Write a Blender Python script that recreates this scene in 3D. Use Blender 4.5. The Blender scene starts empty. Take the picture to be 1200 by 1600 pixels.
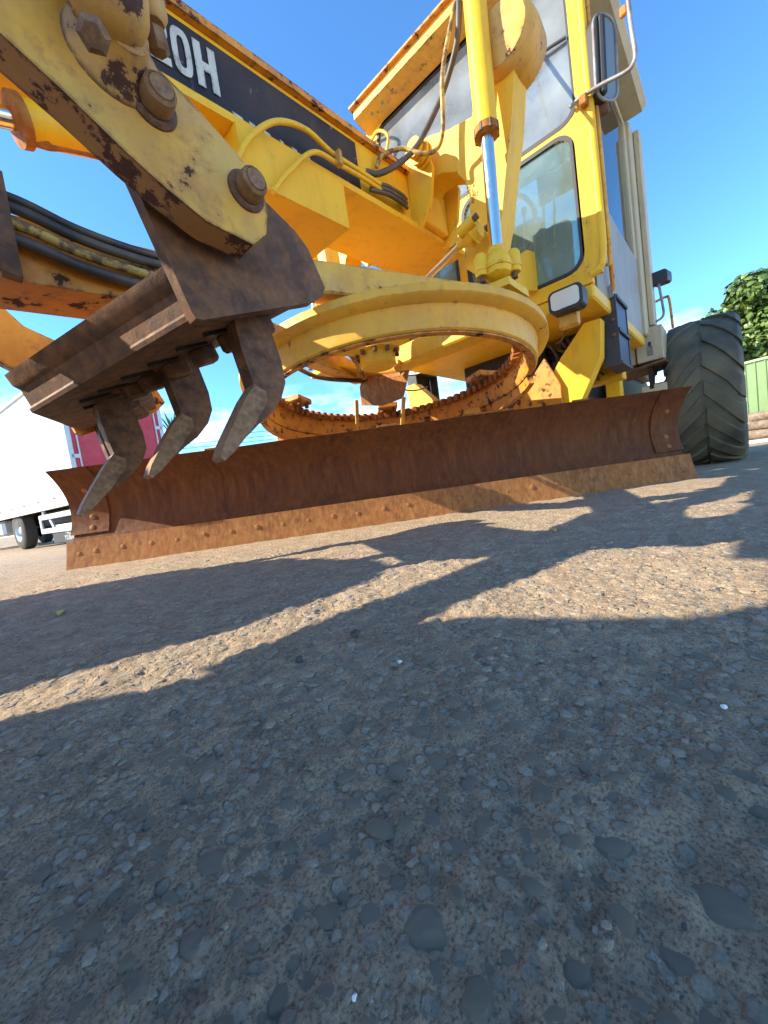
import bpy, bmesh, math, random
import numpy as np
from mathutils import Vector, Matrix

random.seed(7)
rng = np.random.default_rng(11)
scene = bpy.context.scene
COL = scene.collection

# ------------------------------------------------------------------ camera
rows = [[-0.667913, -0.147931, 0.72939, 1.57], [0.73119, 0.052293, 0.680167, 1.29], [-0.13876, 0.987614, 0.073238, 0.235]]
cam_data = bpy.data.cameras.new('camera')
cam = bpy.data.objects.new('camera', cam_data)
COL.objects.link(cam)
cam.matrix_world = Matrix([rows[0], rows[1], rows[2], [0, 0, 0, 1]])
cam_data.sensor_fit = 'HORIZONTAL'
cam_data.sensor_width = 36.0
cam_data.lens = 18.0
cam_data.clip_start = 0.01
cam_data.clip_end = 3000.0
scene.camera = cam

# ------------------------------------------------------------------ light
SUN_EL = math.radians(31.0)
SUN_DIR = Vector((0.7685 * math.cos(SUN_EL), -0.6400 * math.cos(SUN_EL), math.sin(SUN_EL))).normalized()
world = bpy.data.worlds.new('World')
scene.world = world
world.use_nodes = True
wn, wl = world.node_tree.nodes, world.node_tree.links
wn.clear()
w_out = wn.new('ShaderNodeOutputWorld')
w_bg = wn.new('ShaderNodeBackground')
w_bg.inputs['Strength'].default_value = 0.15
sky = wn.new('ShaderNodeTexSky')
sky.sky_type = 'NISHITA'
sky.sun_disc = False
sky.sun_elevation = SUN_EL
sky.sun_rotation = math.atan2(SUN_DIR.x, SUN_DIR.y)
sky.altitude = 1500.0
sky.air_density = 1.0
sky.dust_density = 0.1
sky.ozone_density = 5.0
# soft fair-weather clouds low over the horizon
tc = wn.new('ShaderNodeTexCoord')
mp = wn.new('ShaderNodeMapping'); mp.inputs['Scale'].default_value = (1.0, 1.0, 2.6)
mp.inputs['Location'].default_value = (1.3, 2.2, 0.7)
cn = wn.new('ShaderNodeTexNoise'); cn.inputs['Scale'].default_value = 4.2; cn.inputs['Detail'].default_value = 9; cn.inputs['Roughness'].default_value = 0.58
cr = wn.new('ShaderNodeValToRGB'); cr.color_ramp.elements[0].position = 0.43; cr.color_ramp.elements[1].position = 0.60
sx = wn.new('ShaderNodeSeparateXYZ')
mr = wn.new('ShaderNodeMapRange'); mr.inputs['From Min'].default_value = 0.27; mr.inputs['From Max'].default_value = 0.07
ml = wn.new('ShaderNodeMath'); ml.operation = 'MULTIPLY'
cm = wn.new('ShaderNodeMixRGB'); cm.inputs['Color2'].default_value = (9.5, 9.6, 9.6, 1)
wl.new(tc.outputs['Generated'], mp.inputs['Vector']); wl.new(mp.outputs['Vector'], cn.inputs['Vector'])
wl.new(cn.outputs['Fac'], cr.inputs['Fac']); wl.new(tc.outputs['Generated'], sx.inputs['Vector'])
wl.new(sx.outputs['Z'], mr.inputs['Value']); wl.new(cr.outputs['Color'], ml.inputs[0]); wl.new(mr.outputs['Result'], ml.inputs[1])
wl.new(ml.outputs[0], cm.inputs['Fac']); tint = wn.new('ShaderNodeMixRGB'); tint.blend_type = 'MULTIPLY'; tint.inputs['Fac'].default_value = 1.0; tint.inputs['Color2'].default_value = (0.55, 0.82, 0.92, 1)
wl.new(sky.outputs['Color'], tint.inputs['Color1']); wl.new(tint.outputs['Color'], cm.inputs['Color1'])
wl.new(cm.outputs['Color'], w_bg.inputs['Color']); wl.new(w_bg.outputs['Background'], w_out.inputs['Surface'])

sun_data = bpy.data.lights.new('sun', 'SUN')
sun_data.energy = 3.35
sun_data.angle = math.radians(0.5)
sun_data.color = (1.0, 0.90, 0.72)
sun = bpy.data.objects.new('sun', sun_data)
sun.rotation_euler = SUN_DIR.to_track_quat('Z', 'Y').to_euler()
sun.location = (5, -3, 8)
COL.objects.link(sun)

scene.view_settings.view_transform = 'Standard'
scene.view_settings.look = 'None'
scene.view_settings.gamma = 1.0
scene.view_settings.exposure = 1.74
scene.render.engine = 'CYCLES'

# ------------------------------------------------------------------ materials
MATS = {}

class NT:
    def __init__(s, name):
        s.m = bpy.data.materials.new(name); s.m.use_nodes = True
        s.n, s.l = s.m.node_tree.nodes, s.m.node_tree.links
        s.b = s.n['Principled BSDF']
        s.tc = s.n.new('ShaderNodeTexCoord')
        MATS[name] = s.m
    def noise(s, scale, detail=5, rough=0.55, stretch=None, coord='Object'):
        t = s.n.new('ShaderNodeTexNoise'); t.inputs['Scale'].default_value = scale
        t.inputs['Detail'].default_value = detail; t.inputs['Roughness'].default_value = rough
        s._vec(t, stretch, coord); return t.outputs['Fac']
    def _vec(s, t, stretch, coord='Object'):
        if stretch:
            mp = s.n.new('ShaderNodeMapping'); mp.inputs['Scale'].default_value = stretch
            s.l.new(s.tc.outputs[coord], mp.inputs['Vector']); s.l.new(mp.outputs['Vector'], t.inputs['Vector'])
        else:
            s.l.new(s.tc.outputs[coord], t.inputs['Vector'])
    def voro(s, scale, out='Distance', feature='F1', stretch=None, rand=1.0):
        t = s.n.new('ShaderNodeTexVoronoi'); t.feature = feature; t.inputs['Scale'].default_value = scale
        t.inputs['Randomness'].default_value = rand
        s._vec(t, stretch); return t.outputs[out]
    def ramp(s, fac, stops):
        r = s.n.new('ShaderNodeValToRGB'); e = r.color_ramp.elements
        while len(e) < len(stops): e.new(0.5)
        for i, (p, c) in enumerate(stops):
            e[i].position = p
            if not isinstance(c, (tuple, list)): c = (c, c, c)
            e[i].color = (c[0], c[1], c[2], 1)
        s.l.new(fac, r.inputs['Fac']); return r.outputs['Color']
    def mix(s, fac, a, b, mode='MIX'):
        x = s.n.new('ShaderNodeMixRGB'); x.blend_type = mode
        for sock, v in ((x.inputs['Fac'], fac), (x.inputs['Color1'], a), (x.inputs['Color2'], b)):
            if hasattr(v, 'is_linked'): s.l.new(v, sock)
            elif isinstance(v, (tuple, list)): sock.default_value = (v[0], v[1], v[2], 1)
            else: sock.default_value = v
        return x.outputs['Color']
    def math(s, op, a, b=0.0):
        x = s.n.new('ShaderNodeMath'); x.operation = op
        for sock, v in ((x.inputs[0], a), (x.inputs[1], b)):
            if hasattr(v, 'is_linked'): s.l.new(v, sock)
            else: sock.default_value = v
        return x.outputs[0]
    def color(s, v):
        if hasattr(v, 'is_linked'): s.l.new(v, s.b.inputs['Base Color'])
        else: s.b.inputs['Base Color'].default_value = (v[0], v[1], v[2], 1)
    def set(s, k, v):
        if hasattr(v, 'is_linked'): s.l.new(v, s.b.inputs[k])
        else: s.b.inputs[k].default_value = v
    def bump(s, h, strength=0.3, dist=0.01):
        b = s.n.new('ShaderNodeBump'); b.inputs['Strength'].default_value = strength; b.inputs['Distance'].default_value = dist
        s.l.new(h, b.inputs['Height']); s.l.new(b.outputs['Normal'], s.b.inputs['Normal'])

def paint(name, col, col2, rust=0.66, rough=0.52, rustcol=(0.10, 0.035, 0.015), stain=0.0, wear=0.11):
    t = NT(name)
    c = t.mix(t.ramp(t.noise(2.3, 6), [(0.35, 0.0), (0.68, 1.0)]), col, col2)
    c = t.mix(t.ramp(t.noise(5.0, 8, 0.65, (3.0, 3.0, 0.7)), [(0.5, 0.0), (0.78, 0.5)]), c, (col2[0] * 0.55, col2[1] * 0.55, col2[2] * 0.6 + 0.02))
    c = t.mix(t.ramp(t.noise(1.0, 10, 0.75, (38.0, 38.0, 4.0)), [(0.60, 0.0), (0.72, 0.5)]), c, (col2[0] * .72, col2[1] * .62, col2[2] * .9 + .02))
    c = t.mix(t.ramp(t.noise(26.0, 8, 0.7), [(0.52, 0.0), (0.80, 0.45)]), c, (min(1, col[0] * .9 + .05), col[1] * .95 + .05, col[2] + .12))
    if stain: c = t.mix(t.ramp(t.noise(5.5, 9, 0.66), [(0.46, 0.0), (0.66, stain)]), c, (0.40, 0.185, 0.055)); c = t.mix(t.ramp(t.noise(3.6, 7, 0.6, (1.0, 1.0, 1.6)), [(0.52, 0.0), (0.70, stain * .8)]), c, (0.64, 0.44, 0.16))
    n = t.noise(19.0, 10, 0.68)
    # worn edges: paint rubbed through where the surface turns
    bv = t.n.new('ShaderNodeBevel'); bv.samples = 3; bv.inputs['Radius'].default_value = 0.010
    gm = t.n.new('ShaderNodeNewGeometry'); dt = t.n.new('ShaderNodeVectorMath'); dt.operation = 'DOT_PRODUCT'
    t.l.new(bv.outputs['Normal'], dt.inputs[0]); t.l.new(gm.outputs['Normal'], dt.inputs[1])
    edge = t.ramp(dt.outputs['Value'], [(0.86, 1.0), (0.985, 0.0)])
    n = t.math('ADD', n, t.math('MULTIPLY', edge, wear))
    chip = t.ramp(n, [(rust, 0.0), (rust + 0.025, 1.0)])
    halo = t.ramp(n, [(rust - 0.10, 0.0), (rust + 0.02, 0.55)])
    c = t.mix(halo, c, (rustcol[0] * 3.0, rustcol[1] * 3.6, rustcol[2] * 3.0))
    c = t.mix(chip, c, t.mix(t.noise(60, 3), rustcol, (rustcol[0] * .4, rustcol[1] * .5, rustcol[2] * .7)))
    t.color(c); t.set('Specular IOR Level', 0.38)
    t.set('Roughness', t.ramp(t.math('ADD', t.math('MULTIPLY', chip, 0.45), t.math('MULTIPLY', t.noise(40, 4), 0.15)), [(0, rough - 0.05), (0.7, 0.95)]))
    t.bump(t.math('ADD', t.math('MULTIPLY', chip, -0.6), t.math('MULTIPLY', t.noise(70, 4), 0.35)), 0.25, 0.004)
    return t.m

paint('yellow', (0.86, 0.50, 0.018), (0.80, 0.44, 0.015), rust=0.71)
paint('yellow_worn', (0.78, 0.43, 0.050), (0.66, 0.33, 0.040), rust=0.635, stain=0.55, wear=0.16)
paint('yellow_frame', (0.88, 0.50, 0.012), (0.84, 0.43, 0.010), rust=0.735)
paint('beige', (0.55, 0.46, 0.28), (0.48, 0.40, 0.24), rust=0.74)
paint('orange_rusty', (0.78, 0.33, 0.03), (0.62, 0.22, 0.03), rust=0.575)
paint('circle_paint', (0.84, 0.45, 0.040), (0.76, 0.37, 0.034), rust=0.68, stain=0.30)
paint('arm_edge', (0.46, 0.24, 0.07), (0.30, 0.14, 0.05), rust=0.52, rustcol=(0.13, 0.05, 0.03))
paint('joint_paint', (0.70, 0.42, 0.10), (0.50, 0.27, 0.08), rust=0.55, rustcol=(0.12, 0.05, 0.032))
paint('decal_white', (0.62, 0.60, 0.50), (0.50, 0.47, 0.38), rust=0.64, rustcol=(0.03, 0.025, 0.03))

t = NT('decal_black')
c = t.mix(t.ramp(t.noise(3.0, 5), [(0.35, 0), (0.7, 1)]), (0.014, 0.014, 0.018), (0.075, 0.052, 0.038))
c = t.mix(t.ramp(t.noise(18, 8, 0.7), [(0.64, 0), (0.67, 1)]), c, (0.30, 0.20, 0.10))
c = t.mix(t.ramp(t.noise(1.0, 8, 0.7, (30.0, 30.0, 6.0)), [(0.58, 0), (0.75, .6)]), c, (0.14, 0.10, 0.08))
t.color(c); t.set('Roughness', 0.58); t.set('Specular IOR Level', 0.3)

def rusty(name, a, b, c3, sc=4.0, rough=0.82, spots=(0.30, 0.14, 0.06), spot_t=0.66, stretch=None, edge=None):
    t = NT(name)
    c = t.mix(t.ramp(t.noise(sc, 8, 0.6, stretch), [(0.35, 0), (0.65, 1)]), a, b)
    c = t.mix(t.ramp(t.noise(sc * 5, 8, 0.65, stretch), [(0.42, 0), (0.72, 1)]), c, c3)
    c = t.mix(t.ramp(t.noise(sc * 2.6, 9, 0.7, stretch), [(spot_t, 0), (spot_t + .05, .8)]), c, spots)
    t.color(c); t.set('Specular IOR Level', 0.22)
    t.set('Roughness', t.ramp(t.noise(sc * 8, 4), [(0.3, rough - .2), (0.7, min(1, rough + .1))]))
    t.bump(t.math('ADD', t.math('MULTIPLY', t.noise(sc * 40, 6, .7), .6), t.math('MULTIPLY', t.noise(sc * 9, 6), .8)), 0.35, 0.004)
    return t

rusty('steel_dark', (0.145, 0.076, 0.042), (0.080, 0.044, 0.029), (0.26, 0.12, 0.048), 5.0, 0.72)
rusty('steel_tooth', (0.27, 0.145, 0.072), (0.155, 0.085, 0.045), (0.36, 0.22, 0.11), 14.0, 0.70)
rusty('rust_board', (0.130, 0.044, 0.012), (0.085, 0.028, 0.010), (0.165, 0.060, 0.018), 4.0, 0.78, (0.20, 0.085, 0.03), 0.72, (1.6, 1.6, 0.22))
rusty('rust_edge', (0.29, 0.112, 0.032), (0.21, 0.078, 0.024), (0.40, 0.19, 0.058), 6.0, 0.78, (0.13, 0.05, 0.022), 0.62, (1.4, 1.4, .6))
rusty('rust_orange', (0.34, 0.115, 0.022), (0.20, 0.065, 0.018), (0.45, 0.20, 0.045), 6.0, 0.8, (0.09, 0.04, 0.025), 0.62)
rusty('bolt_steel', (0.15, 0.075, 0.045), (0.09, 0.055, 0.045), (0.24, 0.13, 0.07), 20.0, 0.6)
rusty('grease', (0.020, 0.016, 0.014), (0.035, 0.025, 0.018), (0.05, 0.035, 0.022), 12.0, 0.55)

t = NT('rubber')
c = t.mix(t.ramp(t.noise(6, 6), [(0.35, 0), (0.7, 1)]), (0.050, 0.048, 0.036), (0.105, 0.095, 0.060))
c = t.mix(t.ramp(t.noise(2.0, 5), [(0.40, 0), (0.70, .85)]), c, (0.190, 0.160, 0.085))
t.color(c); t.set('Roughness', 0.75); t.bump(t.noise(60, 6), .35, .004)
t = NT('flap_rubber')
c = t.mix(t.ramp(t.noise(7, 6), [(0.4, 0), (0.7, 1)]), (0.028, 0.030, 0.036), (0.075, 0.070, 0.068)); t.color(c); t.set('Roughness', 0.6)
t.bump(t.noise(50, 5), .3, .003)
t = NT('navy'); t.color(t.mix(t.ramp(t.noise(9, 8, .7), [(.66, 0), (.68, 1)]), (0.008, 0.012, 0.045), (0.3, 0.3, 0.3))); t.set('Roughness', 0.5)
t = NT('hose'); t.color(t.mix(t.ramp(t.noise(9, 6), [(.4, 0), (.7, 1)]), (0.040, 0.034, 0.029), (0.150, 0.112, 0.075))); t.set('Roughness', 0.55)
t = NT('hose_yellow'); t.color(t.mix(t.ramp(t.noise(26, 8, .7), [(.47, 0), (.56, 1)]), (0.52, 0.33, 0.07), (0.16, 0.09, 0.035))); t.set('Roughness', 0.6)
t = NT('chrome'); t.color((0.90, 0.80, 0.66)); t.set('Metallic', 1.0); t.set('Roughness', t.ramp(t.noise(30, 4), [(.3, .10), (.8, .30)]))
t = NT('seal'); t.color((0.032, 0.030, 0.030)); t.set('Roughness', 0.6)
t = NT('grey_metal'); t.color(t.mix(t.ramp(t.noise(8, 8, .65), [(.45, 0), (.65, 1)]), (0.30, 0.30, 0.29), (0.17, 0.11, 0.08))); t.set('Roughness', .55); t.set('Metallic', .3)
t = NT('black_plastic'); t.color((0.022, 0.022, 0.024)); t.set('Roughness', .5); t.bump(t.noise(150, 2), .15, .002)
t = NT('seat_vinyl'); t.color((0.025, 0.027, 0.027)); t.set('Roughness', .6); t.bump(t.noise(12, 5), .3, .01)
t = NT('lamp_lens'); t.color((0.62, 0.60, 0.50)); t.set('Roughness', .18); t.bump(t.voro(60), .5, .004)
t = NT('mirror'); t.color((0.85, 0.86, 0.86)); t.set('Metallic', 1.0); t.set('Roughness', 0.07)
t = NT('mirror_back'); t.color((0.30, 0.29, 0.25)); t.set('Metallic', .6); t.set('Roughness', 0.32)
paint('door_shade_beige', (0.34, 0.29, 0.20), (0.28, 0.24, 0.17), rust=0.72)  # darker copy of beige; the door's shade is put into its colour
t = NT('amber'); t.color((0.75, 0.20, 0.04)); t.set('Roughness', .3)

def glass(name, tint, dust_sheen, dust_sheen_col):  # dust film; its pale tone also paints in the panes' sky reflection
    m = bpy.data.materials.new(name); m.use_nodes = True; MATS[name] = m
    n, l = m.node_tree.nodes, m.node_tree.links; n.clear()
    o = n.new('ShaderNodeOutputMaterial'); tr = n.new('ShaderNodeBsdfTransparent'); tr.inputs['Color'].default_value = (*tint, 1)
    gl = n.new('ShaderNodeBsdfGlossy'); gl.inputs['Roughness'].default_value = 0.02
    fr = n.new('ShaderNodeFresnel'); fr.inputs['IOR'].default_value = 1.5
    df = n.new('ShaderNodeBsdfDiffuse'); df.inputs['Color'].default_value = (*dust_sheen_col, 1)
    tl = n.new('ShaderNodeBsdfTranslucent'); tl.inputs['Color'].default_value = (*dust_sheen_col, 1)
    ad = n.new('ShaderNodeMixShader'); ad.inputs['Fac'].default_value = .35
    l.new(df.outputs[0], ad.inputs[1]); l.new(tl.outputs[0], ad.inputs[2])
    tcn = n.new('ShaderNodeTexCoord'); nz = n.new('ShaderNodeTexNoise'); nz.inputs['Scale'].default_value = 4; nz.inputs['Detail'].default_value = 8
    l.new(tcn.outputs['Object'], nz.inputs['Vector'])
    mr = n.new('ShaderNodeMapRange'); mr.inputs['From Min'].default_value = .3; mr.inputs['From Max'].default_value = .75
    mr.inputs['To Min'].default_value = dust_sheen * .55; mr.inputs['To Max'].default_value = dust_sheen * 1.5
    l.new(nz.outputs['Fac'], mr.inputs['Value'])
    m1 = n.new('ShaderNodeMixShader'); m2 = n.new('ShaderNodeMixShader')
    l.new(mr.outputs['Result'], m1.inputs['Fac']); l.new(tr.outputs[0], m1.inputs[1]); l.new(ad.outputs[0], m1.inputs[2])
    l.new(fr.outputs[0], m2.inputs['Fac']); l.new(m1.outputs[0], m2.inputs[1]); l.new(gl.outputs[0], m2.inputs[2])
    l.new(m2.outputs[0], o.inputs['Surface'])
glass('glass', (0.86, 0.93, 0.92), 0.42, (0.64, 0.68, 0.68))
glass('clear_glass', (0.90, 0.96, 0.96), 0.03, (0.5, 0.5, 0.5))
glass('glass_teal', (0.66, 0.94, 0.90), 0.34, (0.50, 0.64, 0.58))
t = NT('headliner_grey'); t.color((0.55, 0.56, 0.55)); t.set('Roughness', .9)

# ------------------------------------------------------------------ mesh helpers
def V(*a): return Vector(a[0]) if len(a) == 1 else Vector(a)

def link(name, bm, mat, parent=None, ang=35.0, bev=0.0, seg=1):
    if bev > 0:
        es = [e for e in bm.edges if len(e.link_faces) == 2 and e.calc_face_angle(0) > math.radians(38)]
        if es:
            bmesh.ops.bevel(bm, geom=es, offset=bev, offset_type='OFFSET', segments=seg, affect='EDGES', profile=0.5, clamp_overlap=True)
    bmesh.ops.recalc_face_normals(bm, faces=bm.faces[:])
    me = bpy.data.meshes.new(name); bm.to_mesh(me); bm.free()
    me.materials.append(MATS[mat] if isinstance(mat, str) else mat)
    me.polygons.foreach_set('use_smooth', [True] * len(me.polygons))
    me.set_sharp_from_angle(angle=math.radians(ang))
    o = bpy.data.objects.new(name, me); COL.objects.link(o)
    if parent is not None: o.parent = parent
    return o

def a_box(bm, c, s, rot=None):
    m = Matrix.Translation(V(c))
    if rot is not None: m = m @ (rot.to_4x4() if isinstance(rot, Matrix) else Matrix.Rotation(rot, 4, 'Z'))
    m = m @ Matrix.Diagonal((s[0], s[1], s[2], 1))
    return bmesh.ops.create_cube(bm, size=1.0, matrix=m)

def frame_from(d):
    d = V(d).normalized()
    return d.to_track_quat('Z', 'Y').to_matrix()

def a_cyl(bm, p0, p1, r0, r1=None, seg=24, caps=True):
    p0, p1 = V(p0), V(p1); r1 = r0 if r1 is None else r1
    R = frame_from(p1 - p0); ra, rb = [], []
    for i in range(seg):
        a = 2 * math.pi * i / seg; u = R @ V(math.cos(a), math.sin(a), 0)
        ra.append(bm.verts.new(p0 + u * r0)); rb.append(bm.verts.new(p1 + u * r1))
    for i in range(seg):
        j = (i + 1) % seg; bm.faces.new((ra[i], ra[j], rb[j], rb[i]))
    if caps: bm.faces.new(ra[::-1]); bm.faces.new(rb)

def a_lathe(bm, prof, p0, axis, seg=32, close=False):
    R = frame_from(axis); p0 = V(p0); rings = []
    for r, h in prof:
        if r < 1e-5: rings.append([bm.verts.new(p0 + R @ V(0, 0, h))]); continue
        rings.append([bm.verts.new(p0 + R @ V(r * math.cos(2 * math.pi * i / seg), r * math.sin(2 * math.pi * i / seg), h)) for i in range(seg)])
    pairs = list(zip(rings[:-1], rings[1:]))
    if close: pairs.append((rings[-1], rings[0]))
    for A, B in pairs:
        for i in range(seg):
            j = (i + 1) % seg
            if len(A) == 1 and len(B) == 1: continue
            if len(A) == 1: bm.faces.new((A[0], B[i], B[j]))
            elif len(B) == 1: bm.faces.new((A[i], A[j], B[0]))
            else: bm.faces.new((A[i], A[j], B[j], B[i]))

def a_prism(bm, pts, ext):
    e = V(ext); A = [bm.verts.new(V(p)) for p in pts]; B = [bm.verts.new(V(p) + e) for p in pts]
    n = len(A)
    bm.faces.new(A[::-1]); bm.faces.new(B)
    for i in range(n):
        j = (i + 1) % n; bm.faces.new((A[i], A[j], B[j], B[i]))

def catmull(pts, n=8):
    P = [V(p) for p in pts]; P = [P[0] * 2 - P[1]] + P + [P[-1] * 2 - P[-2]]; out = []
    for i in range(1, len(P) - 2):
        p0, p1, p2, p3 = P[i - 1:i + 3]
        for k in range(n):
            t = k / n
            out.append(0.5 * ((2 * p1) + (p2 - p0) * t + (2 * p0 - 5 * p1 + 4 * p2 - p3) * t * t + (3 * p1 - p0 - 3 * p2 + p3) * t ** 3))
    out.append(P[-2]); return out

def a_tube(bm, pts, r, seg=10, smooth=True, n=8):
    P = catmull(pts, n) if smooth and len(pts) > 2 else [V(p) for p in pts]
    rr = r if isinstance(r, (list, tuple)) else None
    up = V(0.31, 0.17, 0.93); prev = None
    for i, p in enumerate(P):
        d = (P[min(i + 1, len(P) - 1)] - P[max(i - 1, 0)]).normalized()
        x = up - d * up.dot(d); x.normalize(); y = d.cross(x); up = x
        q = rr[min(i, len(rr) - 1)] if rr else r
        ring = [bm.verts.new(p + x * (q * math.cos(2 * math.pi * k / seg)) + y * (q * math.sin(2 * math.pi * k / seg))) for k in range(seg)]
        if prev:
            for k in range(seg):
                j = (k + 1) % seg; bm.faces.new((prev[k], prev[j], ring[j], ring[k]))
        else: bm.faces.new(ring[::-1])
        prev = ring
    bm.faces.new(prev)

def box(name, c, s, mat, parent, rot=None, bev=0.006):
    bm = bmesh.new(); a_box(bm, c, s, rot); return link(name, bm, mat, parent, bev=bev)
def cyl(name, p0, p1, r, mat, parent, r1=None, seg=24, bev=0.0):
    bm = bmesh.new(); a_cyl(bm, p0, p1, r, r1, seg); return link(name, bm, mat, parent, bev=bev)
def plate(name, pts, ext, mat, parent, bev=0.004, seg=1, side=None):
    bm = bmesh.new(); a_prism(bm, pts, ext); o = link(name, bm, mat, parent, bev=bev, seg=seg)
    if side:                                   # flame-cut edges carry their own finish
        o.data.materials.append(MATS[side]); e = V(ext).normalized()
        for p in o.data.polygons:
            if abs(p.normal.dot(e)) < .9: p.material_index = 1
    return o
def tube(name, pts, r, mat, parent, seg=10, smooth=True, n=8):
    bm = bmesh.new(); a_tube(bm, pts, r, seg, smooth, n); return link(name, bm, mat, parent, ang=60)
def lathe(name, prof, p0, axis, mat, parent, seg=32, close=False, ang=35):
    bm = bmesh.new(); a_lathe(bm, prof, p0, axis, seg, close); return link(name, bm, mat, parent, ang=ang)
def empty(name, loc=(0, 0, 0)):
    o = bpy.data.objects.new(name, None); o.location = loc; o.empty_display_size = 0.2; COL.objects.link(o); return o
def tag(o, label=None, cat=None, group=None, kind=None):
    if label: o['label'] = label
    if cat: o['category'] = cat
    if group: o['group'] = group
    if kind: o['kind'] = kind
    return o
def mesh_np(name, verts, faces, mat, parent=None, smooth=True):
    me = bpy.data.meshes.new(name)
    verts = np.asarray(verts, np.float32); faces = np.asarray(faces, np.int32)
    nv, nf, k = len(verts), len(faces), faces.shape[1]
    me.vertices.add(nv); me.vertices.foreach_set('co', verts.ravel())
    me.loops.add(nf * k); me.loops.foreach_set('vertex_index', faces.ravel())
    me.polygons.add(nf); me.polygons.foreach_set('loop_start', np.arange(0, nf * k, k, dtype=np.int32))
    me.polygons.foreach_set('use_smooth', np.full(nf, smooth, bool))
    me.update(calc_edges=True); me.validate()
    me.materials.append(MATS[mat])
    o = bpy.data.objects.new(name, me); COL.objects.link(o)
    if parent is not None: o.parent = parent
    return o
def mirror_y(p): return (p[0], -p[1], p[2])

# ------------------------------------------------------------------ ground
t = NT('asphalt')
fine = t.noise(420, 6, .7); mid = t.noise(95, 6, .65); big = t.noise(3.0, 6, .6); patch = t.noise(14, 6, .6)
c = t.mix(t.ramp(mid, [(.30, 0), (.70, 1)]), (0.250, 0.180, 0.116), (0.580, 0.415, 0.255))
c = t.mix(t.ramp(patch, [(.42, 0), (.72, .75)]), c, (0.70, 0.51, 0.315))
c = t.mix(t.ramp(big, [(.45, 0), (.75, .6)]), c, (0.390, 0.288, 0.190))
c = t.mix(t.ramp(fine, [(.36, .75), (.53, 0)]), c, (0.080, 0.062, 0.046))  # low grains darkened: crevice shade put into the colour
c = t.mix(t.ramp(fine, [(.63, 0), (.74, .6)]), c, (0.66, 0.56, 0.42))
cell = t.voro(75, 'Color'); cd = t.voro(75, 'Distance')
cs = t.n.new('ShaderNodeSeparateColor'); t.l.new(cell, cs.inputs['Color'])
pick = t.math('MULTIPLY', t.ramp(cs.outputs[0], [(.52, 0), (.56, 1)]), t.ramp(cd, [(.30, 1), (.44, 0)]))
c = t.mix(t.math('MULTIPLY', pick, .6), c, t.mix(cs.outputs[1], (0.310, 0.280, 0.225), (0.500, 0.425, 0.310)))
t.color(c); t.set('Roughness', .9); t.set('Specular IOR Level', .25)
h = t.math('ADD', t.math('MULTIPLY', pick, .55), t.math('ADD', t.math('MULTIPLY', mid, .9), t.math('MULTIPLY', fine, .35)))
t.bump(h, 1.0, .010)

t = NT('stone')
gi = t.n.new('ShaderNodeNewGeometry'); oi = t.n.new('ShaderNodeObjectInfo')
rn = t.math('FRACT', t.math('ADD', gi.outputs['Random Per Island'], oi.outputs['Random']))
c = t.ramp(rn, [(0, (0.328, 0.296, 0.235)), (.30, (0.340, 0.311, 0.252)), (.55, (0.357, 0.311, 0.231)), (.75, (0.353, 0.294, 0.207)), (.9, (0.277, 0.249, 0.200)), (1, (0.361, 0.326, 0.260))])
c = t.mix(t.ramp(t.noise(120, 6, .65), [(.36, 0), (.64, .85)]), c, (0.420, 0.323, 0.208))
c = t.mix(t.ramp(t.noise(600, 4, .7), [(.30, .55), (.5, 0)]), c, (0.10, 0.09, 0.078))
t.color(c); t.set('Roughness', .9); t.set('Specular IOR Level', .18); t.bump(t.math('ADD', t.noise(170, 6, .65), t.math('MULTIPLY', t.noise(500, 5, .7), .5)), .8, .004)

def vnoise(x, y, seed):
    xi = np.floor(x).astype(np.int64); yi = np.floor(y).astype(np.int64)
    fx = x - xi; fy = y - yi; fx = fx * fx * (3 - 2 * fx); fy = fy * fy * (3 - 2 * fy)
    def hsh(a, b):
        n = (a * 374761393 + b * 668265263 + seed * 982451653) & 0xffffffff
        n = ((n ^ (n >> 13)) * 1274126177) & 0xffffffff
        return ((n ^ (n >> 16)) & 0xffff) / 65535.0
    return (hsh(xi, yi) * (1 - fx) + hsh(xi + 1, yi) * fx) * (1 - fy) + (hsh(xi, yi + 1) * (1 - fx) + hsh(xi + 1, yi + 1) * fx) * fy

CGX, CGY = 1.57, 1.29
def ground_z(x, y):
    x = np.asarray(x, float); y = np.asarray(y, float)
    d = np.hypot(x - CGX, y - CGY)
    def fade(a, b): return np.clip((b - d) / (b - a), 0, 1)
    z = (vnoise(x / .5, y / .5, 1) - .5) * .006 + (vnoise(x / .13, y / .13, 2) - .5) * .005
    z += (vnoise(x / .035, y / .035, 3) - .5) * .0044 * fade(2.5, 6) + (vnoise(x / .014, y / .014, 4) - .5) * .0052 * fade(1.2, 3) + (vnoise(x / .0065, y / .0065, 5) - .5) * .0030 * fade(.6, 1.3)
    pit = np.clip(vnoise(x / .055, y / .055, 6) - .80, 0, 1) * .022
    z -= pit * fade(2, 5)
    # the yard falls gently away towards the parked truck
    s = np.clip((-(y + 2.6)) / 6.0, 0, 1); z += -.22 * s * s * (3 - 2 * s)
    return z

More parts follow.
